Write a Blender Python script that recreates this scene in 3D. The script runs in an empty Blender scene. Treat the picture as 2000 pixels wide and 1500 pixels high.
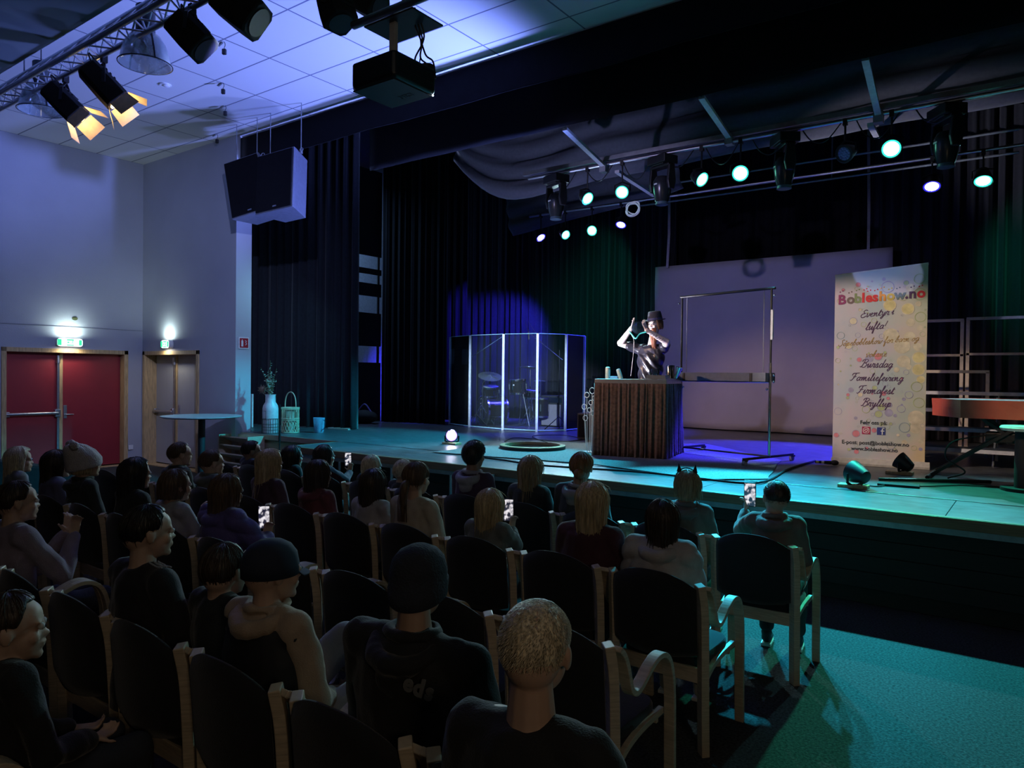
import bpy, math, random
from math import sin, cos, pi, radians
from mathutils import Vector as V, Matrix, noise, Euler

# ------------------------------------------------------------------ camera, world, lights, exposure
scene = bpy.context.scene
col = scene.collection
random.seed(7)
F, CAMH = 1415.0, 1.85
YAW, PITCH, ROLL = radians(36.2), radians(-.73), radians(.645)
CW = V((-sin(YAW) * cos(PITCH), cos(YAW) * cos(PITCH), sin(PITCH)))
_r0 = V((cos(YAW), sin(YAW), 0)); _u0 = _r0.cross(CW)
CR = _r0 * cos(ROLL) + _u0 * sin(ROLL)
CU = -_r0 * sin(ROLL) + _u0 * cos(ROLL)
cam_d = bpy.data.cameras.new('camera'); cam = bpy.data.objects.new('camera', cam_d); col.objects.link(cam)
cam_d.sensor_width = 36; cam_d.lens = F * 36 / 2000; cam_d.clip_start = .05; cam_d.clip_end = 100
m = Matrix((CR, CU, -CW)).transposed().to_4x4(); m.translation = V((0, 0, CAMH)); cam.matrix_world = m
scene.camera = cam

def at(ax, val, px, py):
    """point on the plane axis=val seen at a pixel of the 2000x1500 photograph"""
    d = CW + CR * ((px - 1000) / F) - CU * ((py - 750) / F)
    o = V((0, 0, CAMH)); t = (val - o[ax]) / d[ax]
    return o + d * t
def X(v, px, py): return at(0, v, px, py)
def Y(v, px, py): return at(1, v, px, py)
def Z(v, px, py): return at(2, v, px, py)

w = bpy.data.worlds.new('world'); scene.world = w; w.use_nodes = True
w.node_tree.nodes['Background'].inputs[0].default_value = (.30, .45, .60, 1)
w.node_tree.nodes['Background'].inputs[1].default_value = .0
scene.view_settings.view_transform = 'Standard'
scene.view_settings.look = 'None'
scene.view_settings.gamma = 1
scene.view_settings.exposure = 0.12
scene.view_settings.use_curve_mapping = False
cy = scene.cycles
cy.max_bounces = 6; cy.diffuse_bounces = 3; cy.glossy_bounces = 3; cy.transmission_bounces = 6; cy.transparent_max_bounces = 12
cy.caustics_reflective = False; cy.caustics_refractive = False
cy.use_denoising = True; cy.sample_clamp_indirect = 4

def light(kind, loc, aim, color, energy, size=.1, angle=60, blend=.5, **kw):
    d = bpy.data.lights.new('lamp_or_fill_light', kind); d.color = color; d.energy = energy
    if kind == 'AREA': d.shape = 'RECTANGLE'; d.size = size; d.size_y = kw.get('size_y', size)
    else: d.shadow_soft_size = size
    if kind == 'SPOT': d.spot_size = radians(angle); d.spot_blend = blend
    o = bpy.data.objects.new('lamp_or_fill_light', d); col.objects.link(o); o.location = loc
    if aim is not None: o.rotation_euler = (V(aim) - V(loc)).to_track_quat('-Z', 'Y').to_euler()
    return o
S = .81            # stage deck height
XW, YP, ZC = -14.34, 7.233, 5.9      # side wall, proscenium plane, ceiling
# stage lamps on the rig: (name of colour, pixel, rig height, aim point, power, cone)
GR, BL, CYN = (.05, 1, .62), (.05, .04, 1), (.03, .66, 1)
PAR_LAMPS = [  # px, py, z of rig, colour, aim, watt, cone, face radius
    (1215, 375, 4.5, 'c', (-5.4, 7.0, .8), 1300, 48, .095),
    (1147, 387, 4.5, 'c', (-9.0, 7.8, .8), 2400, 50, .095),
    (1370, 350, 4.5, 'c', (-2.6, 6.5, .8), 2400, 36, .10),
    (1446, 338, 4.5, 'c', (-1.7, 6.4, .8), 2800, 44, .105),
    (1741, 290, 4.5, 'g', (-.2, 6.6, .8), 1200, 50, .105),
    (1104, 458, 4.7, 'g', (-8.4, 14.2, 4.0), 70, 80, .095),
    (1156, 450, 4.7, 'g', (-7.8, 14.3, 3.9), 70, 80, .095),
    (1920, 352, 4.7, 'g', (.5, 14.0, 3.9), 90, 84, .115),
    (1213, 438, 4.7, 'b', (-7.2, 12.0, .8), 1400, 70, .10),
    (1056, 463, 4.7, 'b', (-10.6, 13.3, 2.4), 2600, 60, .10),
    (1820, 363, 4.7, 'b', (-3.2, 10.6, .8), 6500, 42, .115),
]
# white floor lamp by the drums lights the performer; the violet ceiling wash is added
FLOODW = Z(S, 882, 868)
light('SPOT', (-4.4, 8.43, 2.5), (-9.6, 5.2, 7.4), (.20, .28, 1), 2800, .22, 76, .7)  # added spot hanging free, without a fixture, for the ceiling wash
light('SPOT', FLOODW + V((.02, -.1, .17)), (-9.4, 5.9, 6.6), (.26, .33, 1), 420, .12, 90, .9)  # added upward spot at the floor lamp, weaker part of the wash
light('SPOT', FLOODW + V((.08, -.02, .2)), (-4.6, 9.6, 2.6), (.85, .82, 1), 1500, .04, 28, .5)
# beams of the rear bar that reach the hall over the stage edge
light('SPOT', Y(12.3, 1104, 458) + V((.1, -.2, 0)), (-3.2, 3.6, 0), (.55, .86, .95), 1050, .05, 60, .4)
light('SPOT', Y(12.3, 1920, 352) + V((0, -.2, 0)), (.5, 3.3, 0), (.30, .84, .95), 360, .05, 56, .4)
light('SPOT', (-5.3, 3.5, 4.7), (-4.4, 13.9, 3.0), (.58, .52, 1), 540, .05, 34, .8)  # added violet spot from the hall to brighten the grey sheet
light('SPOT', (-5.3, 3.5, 4.7), (-8.3, 11.8, 1.5), (.66, .80, 1), 4800, .05, 18, .7)  # added spot to make the drum kit visible
light('SPOT', FLOODW + V((.02, 0, .19)), (-6.8, 10.0, 5.2), (.46, .50, .95), 1100, .05, 60, .8)  # added upward spot for the sagging border cloth
light('SPOT', (-5.3, 3.5, 4.7), (-13.0, 6.8, 3.0), (.42, .50, 1), 650, .05, 56, .9)  # added bluish fill on the hall walls
light('AREA', (2.2, -1.0, 2.5), (-1.2, 2.0, 1.0), (1, .76, .52), 9, .6)  # added warm fill from behind the camera for the nearest seats
light('SPOT', (-1.2, 3.4, 4.7), (.5, 8.7, 1.5), (1, .62, .42), 420, .05, 20, .6)  # added warm spot, no fixture built, for the red table
light('SPOT', (-4.8, 3.6, 4.7), (-1.6, 9.5, 1.9), (1, .80, .64), 1400, .04, 19, .5)  # added warm spot to brighten the banner
light('SPOT', (-4.8, 3.6, 4.7), (-1.52, 9.5, 3.12), (.35, .45, 1), 900, .01, 5.0, .15)
# added soft fill above the audience rows, with no hall lamp behind it
light('AREA', (-1.5, .8, 4.8), (-3.5, 4.2, .5), (1, .93, .84), 5.5, 2.5)
# ------------------------------------------------------------------ materials
MATS = {}
def mat(name, c, rough=.6, metal=0, emit=None, es=1, var=.12, scale=20, bump=0, bscale=None, spec=None, alpha=None, trans=0, aniso=None, sheen=0):
    if name in MATS: return MATS[name]
    m = bpy.data.materials.new(name); m.use_nodes = True; nt = m.node_tree; N = nt.nodes; L = nt.links
    p = N['Principled BSDF']
    tc = N.new('ShaderNodeTexCoord'); mp = N.new('ShaderNodeMapping'); L.new(tc.outputs['Object'], mp.inputs[0])
    if aniso: mp.inputs['Scale'].default_value = aniso
    nz = N.new('ShaderNodeTexNoise'); nz.inputs['Scale'].default_value = scale; nz.inputs['Detail'].default_value = 4
    L.new(mp.outputs[0], nz.inputs['Vector'])
    r = N.new('ShaderNodeValToRGB'); r.color_ramp.elements[0].position = .3; r.color_ramp.elements[1].position = .7
    a = [max(0, x * (1 - var)) for x in c]; b = [min(1, x * (1 + var)) for x in c]
    r.color_ramp.elements[0].color = (*a, 1); r.color_ramp.elements[1].color = (*b, 1)
    L.new(nz.outputs[0], r.inputs[0]); L.new(r.outputs[0], p.inputs['Base Color'])
    p.inputs['Roughness'].default_value = rough; p.inputs['Metallic'].default_value = metal
    if spec is not None: p.inputs['Specular IOR Level'].default_value = spec
    if sheen: p.inputs['Sheen Weight'].default_value = sheen; p.inputs['Sheen Roughness'].default_value = .4
    if trans: p.inputs['Transmission Weight'].default_value = trans
    if alpha is not None: p.inputs['Alpha'].default_value = alpha
    if emit: p.inputs['Emission Color'].default_value = (*emit, 1); p.inputs['Emission Strength'].default_value = es
    if bump:
        n2 = N.new('ShaderNodeTexNoise'); n2.inputs['Scale'].default_value = bscale or scale * 4; L.new(mp.outputs[0], n2.inputs['Vector'])
        bp = N.new('ShaderNodeBump'); bp.inputs['Strength'].default_value = bump; bp.inputs['Distance'].default_value = .01
        L.new(n2.outputs[0], bp.inputs['Height']); L.new(bp.outputs[0], p.inputs['Normal'])
    MATS[name] = m
    return m
def hairmat(name, c):
    return mat(name, c, .42, var=.55, scale=1, aniso=(150, 150, 9), spec=.5, bump=.25, bscale=1.3)
def glassmat(name, tint, alpha_c=.93):
    m = bpy.data.materials.new(name); m.use_nodes = True; nt = m.node_tree; N = nt.nodes; L = nt.links
    N.remove(N['Principled BSDF']); out = N['Material Output']
    t = N.new('ShaderNodeBsdfTransparent'); t.inputs[0].default_value = (*[alpha_c * (.7 + .3 * x) for x in tint], 1)
    g = N.new('ShaderNodeBsdfGlossy'); g.inputs['Roughness'].default_value = .04; g.inputs[0].default_value = (*tint, 1)
    d = N.new('ShaderNodeBsdfDiffuse'); d.inputs[0].default_value = (*tint, 1)
    fr = N.new('ShaderNodeFresnel'); fr.inputs[0].default_value = 1.35
    nz = N.new('ShaderNodeTexNoise'); nz.inputs['Scale'].default_value = 2; nz.inputs['Detail'].default_value = 3
    mm = N.new('ShaderNodeMath'); mm.operation = 'MULTIPLY'; mm.inputs[1].default_value = .016; L.new(nz.outputs[0], mm.inputs[0])
    a = N.new('ShaderNodeMixShader'); b = N.new('ShaderNodeMixShader')
    L.new(fr.outputs[0], a.inputs[0]); L.new(t.outputs[0], a.inputs[1]); L.new(g.outputs[0], a.inputs[2])
    L.new(mm.outputs[0], b.inputs[0]); L.new(a.outputs[0], b.inputs[1]); L.new(d.outputs[0], b.inputs[2])
    L.new(b.outputs[0], out.inputs[0]); MATS[name] = m
    return m

black = mat('black_metal', (.012, .012, .014), .45)
blackm = mat('matte_black', (.008, .008, .009), .8)
chrome = mat('chrome', (.75, .75, .78), .18, 1, var=.05)
alu = mat('aluminium', (.55, .56, .6), .35, 1, var=.08)
steel = mat('painted_grey_steel', (.30, .32, .35), .4, .6)
white = mat('white_plastic', (.75, .75, .74), .5)
cloth_black = mat('black_stage_cloth', (.009, .009, .011), .95, bump=.2, scale=8, bscale=260, sheen=.12, spec=.05)
cloth_tab = mat('dark_velour', (.022, .023, .030), .9, sheen=.3, bump=.2, bscale=200, spec=.15)
wood_birch = mat('birch_plywood', (.52, .42, .30), .45, aniso=(3, 3, 30), scale=4, var=.2)
pine = mat('pine', (.55, .38, .18), .5, aniso=(8, 8, 1), scale=5, var=.28)
rubber = mat('rubber', (.02, .02, .02), .8)

# ------------------------------------------------------------------ mesh builder
class MB:
    def __init__(s): s.v = []; s.f = []; s.mi = []; s.cur = 0
    def add(s, vs, fs, M=None):
        b = len(s.v)
        s.v += [(M @ V(p) if M else V(p)) for p in vs]
        for f in fs: s.f.append([b + i for i in f]); s.mi.append(s.cur)
        return s
    def box(s, c, d, rz=0, M=None, rot=None):
        x, y, z = [k / 2 for k in d]
        vs = [V((a * x, b * y, e * z)) for e in (-1, 1) for b in (-1, 1) for a in (-1, 1)]
        R = (Euler(rot).to_matrix() if rot else Matrix.Rotation(rz, 3, 'Z'))
        vs = [R @ p + V(c) for p in vs]
        return s.add(vs, [(0, 2, 3, 1), (4, 5, 7, 6), (0, 1, 5, 4), (2, 6, 7, 3), (0, 4, 6, 2), (1, 3, 7, 5)], M)
    def rings(s, R, close=True, cap=True, M=None):
        n = len(R[0]); vs = [p for r in R for p in r]; fs = []
        for i in range(len(R) - 1):
            for j in range(n if close else n - 1):
                k = (j + 1) % n; fs.append((i * n + j, i * n + k, (i + 1) * n + k, (i + 1) * n + j))
        if cap: fs.append(tuple(range(n))[::-1]); fs.append(tuple((len(R) - 1) * n + j for j in range(n)))
        return s.add(vs, fs, M)
    def tube(s, pts, r, n=8, M=None, flat=None, cap=True):
        pts = [V(p) for p in pts]; R = []
        t0 = (pts[1] - pts[0]).normalized(); u = t0.orthogonal().normalized() if abs(t0.z) > .9 else V((0, 0, 1)).cross(t0).normalized()
        for i, p in enumerate(pts):
            t = (pts[min(i + 1, len(pts) - 1)] - pts[max(i - 1, 0)]).normalized()
            u = (u - t * u.dot(t)).normalized(); v = t.cross(u)
            ri = r[i] if isinstance(r, (list, tuple)) else r
            a, b = (ri, ri) if not flat else (flat[0], flat[1])
            if flat: R.append([p + u * (a * sx) + v * (b * sy) for sx, sy in ((-1, -1), (1, -1), (1, 1), (-1, 1))])
            else: R.append([p + u * (a * cos(2 * pi * k / n)) + v * (b * sin(2 * pi * k / n)) for k in range(n)])
        return s.rings(R, True, cap, M)
    def cyl(s, a, b, r0, r1=None, n=16, M=None): return s.tube([a, b], [r0, r0 if r1 is None else r1], n, M)
    def ell(s, c, r, n=16, k=10, M=None, R=None):
        if not isinstance(r, (list, tuple)): r = (r, r, r)
        c = V(c); vs = [V((0, 0, r[2]))]
        for i in range(1, k):
            th = pi * i / k
            for j in range(n): vs.append(V((r[0] * sin(th) * cos(2 * pi * j / n), r[1] * sin(th) * sin(2 * pi * j / n), r[2] * cos(th))))
        vs.append(V((0, 0, -r[2]))); vs = [(R @ p if R else p) + c for p in vs]
        fs = [(0, 1 + j, 1 + (j + 1) % n) for j in range(n)]
        for i in range(k - 2):
            for j in range(n):
                q = (j + 1) % n; fs.append((1 + i * n + j, 1 + (i + 1) * n + j, 1 + (i + 1) * n + q, 1 + i * n + q))
        e = len(vs) - 1; o = 1 + (k - 2) * n
        fs += [(e, o + (j + 1) % n, o + j) for j in range(n)]
        return s.add(vs, fs, M)
    def cap(s, a, b, r0, r1, n=12):       # tapered capsule
        a, b = V(a), V(b); s.tube([a, b], [r0, r1], n); s.ell(a, r0, n, 8); s.ell(b, r1, n, 8); return s
    def lathe(s, prof, c=(0, 0, 0), n=24, M=None, cap=False):
        c = V(c); R = [[c + V((r * cos(2 * pi * k / n), r * sin(2 * pi * k / n), z)) for k in range(n)] for r, z in prof]
        return s.rings(R, True, cap, M)
    def loft(s, secs, n=20, M=None):      # closed loft of ellipses (centre, rx, ry)
        R = []
        for c, a, b in secs: R.append([V(c) + V((a * cos(2 * pi * k / n), b * sin(2 * pi * k / n), 0)) for k in range(n)])
        return s.rings(R, True, True, M)
    def prism(s, poly, a, b, axis=2, M=None):   # polygon extruded along an axis between a and b
        def q(p, h):
            l = list(p); l.insert(axis, h); return V(l)
        n = len(poly); vs = [q(p, a) for p in poly] + [q(p, b) for p in poly]
        fs = [tuple(range(n))[::-1], tuple(range(n, 2 * n))] + [(i, (i + 1) % n, n + (i + 1) % n, n + i) for i in range(n)]
        return s.add(vs, fs, M)
    def mesh(s, name, mats):
        me = bpy.data.meshes.new(name); me.from_pydata([tuple(p) for p in s.v], [], s.f)
        for q in (mats if isinstance(mats, (list, tuple)) else [mats]): me.materials.append(q)
        me.polygons.foreach_set('material_index', s.mi); me.update(); return me
    def build(s, name, m, parent=None, smooth=False, bevel=0, tag_=None, rev=False, solid=0, recalc=True):
        me = s.mesh(name, m)
        if recalc:
            import bmesh
            b = bmesh.new(); b.from_mesh(me); bmesh.ops.recalc_face_normals(b, faces=b.faces); b.to_mesh(me); b.free()
        if smooth:
            me.polygons.foreach_set('use_smooth', [True] * len(me.polygons)); me.set_sharp_from_angle(angle=radians(40)) if smooth != 2 else None
        o = bpy.data.objects.new(name, me); col.objects.link(o)
        if bevel:
            q = o.modifiers.new('bevel', 'BEVEL'); q.width = bevel; q.segments = 2; q.limit_method = 'ANGLE'
        if solid:
            q = o.modifiers.new('solid', 'SOLIDIFY'); q.thickness = solid
        if parent: o.parent = parent
        if tag_: tag(o, *tag_)
        return o
def tag(o, label, cat, group=None, kind=None):
    o['label'] = label; o['category'] = cat
    if group: o['group'] = group
    if kind: o['kind'] = kind
    return o
def thing(name, loc, label, cat, rz=0, group=None):
    o = bpy.data.objects.new(name, None); col.objects.link(o); o.location = loc; o.rotation_euler = (0, 0, rz)
    o.empty_display_size = .1
    return tag(o, label, cat, group)
def struct(o): o['kind'] = 'structure'; return o
def copy_tree(o, parent=None):
    c = o.copy(); col.objects.link(c); c.parent = parent
    for k in [x for x in bpy.data.objects if x.parent == o]: copy_tree(k, c)
    return c
def remesh(o, vox, smooth_it=3):
    q = o.modifiers.new('r', 'REMESH'); q.mode = 'VOXEL'; q.voxel_size = vox; q.use_smooth_shade = True
    s = o.modifiers.new('s', 'SMOOTH'); s.factor = .5; s.iterations = smooth_it
    dg = bpy.context.evaluated_depsgraph_get(); dg.update()
    me = bpy.data.meshes.new_from_object(o.evaluated_get(dg)); old = o.data
    o.modifiers.clear(); mats = list(old.materials); o.data = me
    me.materials.clear()
    for x in mats: me.materials.append(x)
    bpy.data.meshes.remove(old); return o
def displace(o, fn):
    me = o.data; n = len(me.vertices)
    import numpy as np
    co = np.empty(n * 3, 'f'); me.vertices.foreach_get('co', co); nr = np.empty(n * 3, 'f'); me.vertices.foreach_get('normal', nr)
    co = co.reshape(-1, 3); nr = nr.reshape(-1, 3)
    d = np.array([fn(V(co[i])) for i in range(n)], 'f'); co += nr * d[:, None]
    me.vertices.foreach_set('co', co.ravel()); me.update()
FONT = None
def text_mesh(name, body, size, M, m, parent=None, shear=0, bold=0, extrude=.0015, align='CENTER', space=1):
    c = bpy.data.curves.new(name, 'FONT'); c.body = body; c.size = size; c.shear = shear; c.offset = bold; c.extrude = extrude
    c.align_x = align; c.space_character = space; c.resolution_u = 3
    t = bpy.data.objects.new(name, c); col.objects.link(t)
    dg = bpy.context.evaluated_depsgraph_get(); dg.update()
    me = bpy.data.meshes.new_from_object(t.evaluated_get(dg)); bpy.data.objects.remove(t); bpy.data.curves.remove(c)
    me.transform(M); me.materials.clear(); me.materials.append(m)
    o = bpy.data.objects.new(name, me); col.objects.link(o)
    if parent: o.parent = parent
    return o
def frame_M(o, x, y):     # matrix with given origin, x axis and y axis
    x = V(x).normalized(); y = V(y); y = (y - x * y.dot(x)).normalized(); z = x.cross(y)
    M = Matrix((x, y, z)).transposed().to_4x4(); M.translation = V(o); return M
def arc(c, r, a0, a1, n, plane='xz'):
    out = []
    for i in range(n + 1):
        a = a0 + (a1 - a0) * i / n; u, v = r * cos(a), r * sin(a)
        out.append(V(c) + (V((u, 0, v)) if plane == 'xz' else V((0, u, v)) if plane == 'yz' else V((u, v, 0))))
    return out
def spline(pts, n=6):
    P = [V(p) for p in pts]; P = [P[0] * 2 - P[1]] + P + [P[-1] * 2 - P[-2]]; out = []
    for i in range(1, len(P) - 2):
        a, b, c, d = P[i - 1:i + 3]
        for k in range(n):
            t = k / n
            out.append(.5 * ((2 * b) + (c - a) * t + (2 * a - 5 * b + 4 * c - d) * t * t + (3 * b - a - 3 * c + d) * t ** 3))
    out.append(P[-2]); return out
# ------------------------------------------------------------------ the hall
wallm = mat('painted_wall', (.42, .43, .47), .75, var=.05, scale=1.2, bump=.15, bscale=60)
ceilm = bpy.data.materials.new('ceiling_tiles'); ceilm.use_nodes = True
nt = ceilm.node_tree; N_, L_ = nt.nodes, nt.links; p_ = N_['Principled BSDF']; p_.inputs['Roughness'].default_value = .85
tc = N_.new('ShaderNodeTexCoord'); mp = N_.new('ShaderNodeMapping'); mp.inputs['Location'].default_value = (8.115 + 12.45, -6.355 + 12.9, 0)
br = N_.new('ShaderNodeTexBrick'); br.offset = 0; br.inputs['Scale'].default_value = 1; br.inputs['Mortar Size'].default_value = .011
br.inputs['Mortar Smooth'].default_value = .1; br.inputs['Brick Width'].default_value = 1.245; br.inputs['Row Height'].default_value = .645
br.inputs['Color1'].default_value = (.66, .66, .67, 1); br.inputs['Color2'].default_value = (.62, .62, .64, 1); br.inputs['Mortar'].default_value = (.16, .17, .22, 1)
L_.new(tc.outputs['Object'], mp.inputs[0]); L_.new(mp.outputs[0], br.inputs['Vector']); L_.new(br.outputs[0], p_.inputs['Base Color'])
carpet = mat('dark_carpet', (.06, .06, .06), .95, var=.55, scale=70, bump=.7, bscale=160, spec=.1)
deckm = mat('stage_vinyl', (.085, .088, .095), .36, var=.5, scale=7, bump=.12, bscale=40, aniso=(1, 3, 1))
darkwall = mat('black_wall', (.012, .013, .016), .9)

struct(MB().box((-4.2, 5, -.05), (21, 20, .1)).build('floor', carpet))
dA0, dA1 = X(XW, 2, 677).y, X(XW, 249.5, 685).y
dB0, dB1 = Y(YP, 281, 686).x, Y(YP, 389.7, 684).x
HD = 2.23
b = MB()
b.box((XW - .15, (dA0 - 5) / 2, ZC / 2), (.3, dA0 + 5, ZC)); b.box((XW - .15, (dA1 + YP + .3) / 2, ZC / 2), (.3, YP + .3 - dA1, ZC))
b.box((XW - .15, (dA0 + dA1) / 2, (HD + ZC) / 2), (.3, dA1 - dA0, ZC - HD)); b.box((XW - .32, (dA0 + dA1) / 2, HD / 2), (.04, dA1 - dA0, HD))
struct(b.build('wall_left', wallm))
b = MB(); xe = -11.18
b.box(((XW + dB0) / 2, YP + .15, ZC / 2), (dB0 - XW, .3, ZC)); b.box(((dB1 + xe) / 2, YP + .15, ZC / 2), (xe - dB1, .3, ZC))
b.box(((dB0 + dB1) / 2, YP + .15, (HD + ZC) / 2), (dB1 - dB0, .3, ZC - HD)); b.box(((dB0 + dB1) / 2, YP + .34, HD / 2), (dB1 - dB0 + .1, .06, HD))
struct(b.build('wall_stage_side', wallm))
struct(MB().box((-3.9, 1.65, ZC + .05), (21.2, 11.7, .1)).build('ceiling', ceilm))
struct(MB().box((-2.8, YP + .16, 5.87), (17, .08, .11)).build('trim_1', mat('grey_trim', (.42, .43, .44), .6)))
struct(MB().box((XW + .004, (dA1 - 4.0) / 2 + .2, 2.632), (.01, 12, .007)).build('trim_2', mat('wall_seam', (.16, .17, .2), .8)))
struct(MB().box((6.3, 5, ZC / 2), (.2, 20, ZC)).build('wall_right', darkwall))
struct(MB().box((-4.2, -5, ZC / 2), (21, .2, ZC)).build('wall_back', darkwall))
# lowered ceiling over the back of the hall, rounded edge
b = MB(); prof = [(-5, 4.98), (2.95, 4.98)] + [(2.95 + .14 * sin(a), 5.12 - .14 * cos(a)) for a in [k * pi / 12 for k in range(1, 7)]] + [(3.09, 5.9), (-5, 5.9)]
b.prism(prof, -14.3, 6.2, 0); struct(b.build('ceiling_lower', mat('lower_ceiling', (.22, .27, .28), .8, var=.15, scale=.8), smooth=True))
# stage house
struct(MB().box((-4, 14.75, 4), (17, .2, 9)).build('wall_stage_back', darkwall))
struct(MB().box((-12.95, 11.25, 4), (.2, 7.0, 9)).build('wall_stage_left', mat('backstage_wall', (.40, .42, .46), .8)))
struct(MB().box((5, 11, 4), (.2, 7.6, 9)).build('wall_stage_right', darkwall))
struct(MB().box((-4, 11, 8.2), (18, 7.6, .1)).build('ceiling_stage', darkwall))
struct(MB().box((-2.8, YP + .22, 7), (17, .1, 2.2)).build('wall_above_stage', darkwall))

st = thing('stage', (0, 0, 0), 'raised stage with dark scuffed deck and pale plywood front edge', 'stage')
MB().prism([(-11.15, YP + .09), (4.85, YP + .09), (4.85, 14.6), (-11.15, 14.6)], S - .04, S).build('deck', deckm, st, bevel=.004)
struct(MB().box((-12.0, 11.1, S / 2), (1.68, 7.0, S)).build('floor_backstage', deckm))
b = MB(); b.box((-9.85, YP + .10, S - .045), (2.6, .03, .085)); b.box((-9.6, YP + .16, S - .25), (2.3, .03, .30)); b.box((-9.6, YP + .3, .28), (2.3, .03, .56))
b.build('front_fascia', mat('fascia_plywood', (.42, .33, .24), .5, aniso=(1, 20, 20), scale=4), st, bevel=.003)
MB().box((-3.0, YP + .3, .38), (11, .05, .75)).build('front_wall', darkwall, st)
# louvred shelf end under the stage
sh = thing('shelf_unit', (-11.1, 7.0, 0), 'open slatted shelf of pale boards built against the left stage end', 'shelf')
b = MB(); b.box((-.2, .16, .39), (.03, .32, .78)); b.box((.62, .16, .39), (.03, .32, .78)); b.box((.21, .30, .39), (.8, .02, .78)); b.build('frame', wood_birch, sh)
for k in range(5): MB().box((.21, .14, .12 + k * .145), (.79, .28, .022), rot=(-.42, 0, 0)).build('shelf_board', mat('pale_board', (.62, .56, .47), .5, aniso=(1, 12, 12), scale=4), sh)

ex = thing('stage_extension', (0, 0, 0), 'long front stage extension of portable platforms with wooden edge', 'stage')
EX0 = Z(S, 665, 862).x; EY = 6.38
for k in range(7):
    x0 = EX0 + k * 2.0
    MB().box((x0 + 1.0, (EY + YP + .08) / 2, S - .03), (1.996, YP + .08 - EY, .05)).build('platform', deckm, ex, bevel=.003)
b = MB(); b.box((EX0 + 7, EY - .012, S - .045), (14, .025, .085)); b.box((EX0 + 7, EY + .008, S - .012), (14, .05, .026)); b.box((EX0 - .01, (EY + YP) / 2, S - .045), (.025, YP - EY, .085))
b.build('wooden_edge', mat('worn_wood_edge', (.20, .135, .08), .42, .1, aniso=(1, 20, 30), scale=5, var=.3), ex, bevel=.002)
b = MB(); b.box((EX0 + 7, EY + .0, S - .11), (14, .02, .05)); b.build('lower_rail', steel, ex)
for k in range(15):
    x = EX0 + .06 + k * .98
    if k < 5: MB().cyl((x, EY + .06, 0), (x, EY + .06, S - .05), .022).build('leg', alu, ex, smooth=True)
panelm = mat('green_black_boards', (.010, .013, .013), .7, var=.3, aniso=(.6, 1, 8))
for k in range(5):
    MB().box((EX0 + 7.2, EY + .10 + (.04 if k == 0 else 0), .07 + k * .135), (13.6, .02, .131)).build('front_board', panelm, ex, bevel=.003)
for px_, py_ in ((1455, 1000), (964, 960)):
    q = Y(EY - .04, px_, py_)
    MB().cyl((q.x, EY - .05, 0), (q.x, EY - .05, S - .06), .02).build('support_post', alu, ex, smooth=True)

def double_door(name, loc, rz, w, h, split, rec, leafm, fm, bar_left=True):
    r = bpy.data.objects.new(name, None); col.objects.link(r); r.location = loc; r.rotation_euler = (0, 0, rz); r['kind'] = 'structure'
    b = MB(); t = .075
    for x in (t / 2, w - t / 2): b.box((x, rec / 2 - .012, h / 2), (t, rec + .03, h))
    b.box((w / 2, rec / 2 - .012, h - t / 2), (w, rec + .03, t)); b.box((w / 2, rec / 2, .01), (w, rec, .02))
    b.build('frame', fm, r, bevel=.004)
    L = MB().box(((t + split) / 2, rec, h / 2), (split - t - .01, .05, h - t - .01)).build('door_leaf', leafm, r)
    R = MB().box(((w - t + split) / 2, rec, h / 2), (w - t - split - .01, .05, h - t - .01)).build('door_leaf', leafm, r)
    MB().box((split, rec - .03, h / 2 - .02), (.055, .03, h - t)).build('meeting_strip', fm, r, bevel=.003)
    b = MB(); b.box((split - .055, rec - .05, h * .5), (.035, .03, h - .35)); b.cyl((split - .055, rec - .05, h - .26), (split - .055, rec - .05, h - .12), .035)
    b.build('lock_rod', alu, L, smooth=True)
    b = MB(); b.cyl((t + .02, rec - .09, 1.06), (split - .06, rec - .09, 1.06), .028); b.box((split - .07, rec - .06, 1.06), (.09, .08, .14)); b.box((t + .05, rec - .06, 1.06), (.06, .08, .09))
    b.build('push_bar', alu, L, smooth=True, bevel=.006)
    b = MB(); b.box((split + .075, rec - .03, 1.08), (.055, .012, .24)); b.tube([(split + .075, rec - .03, 1.03), (split + .075, rec - .08, 1.03), (split + .2, rec - .085, 1.03)], .010)
    b.build('door_handle', alu, R, smooth=True, bevel=.003)
    return r
redm = mat('red_door_paint', (.30, .025, .035), .45, var=.08, scale=3)
double_door('door_1', (XW, dA0, 0), pi / 2, dA1 - dA0, HD, X(XW, 125, 700).y - dA0, .16, redm, pine)
greym = mat('grey_door_paint', (.42, .42, .44), .5, var=.05, scale=2)
double_door('door_2', (dB0, YP, 0), 0, dB1 - dB0, HD, Y(YP + .2, 345, 700).x - dB0, .24, greym, pine)

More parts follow.
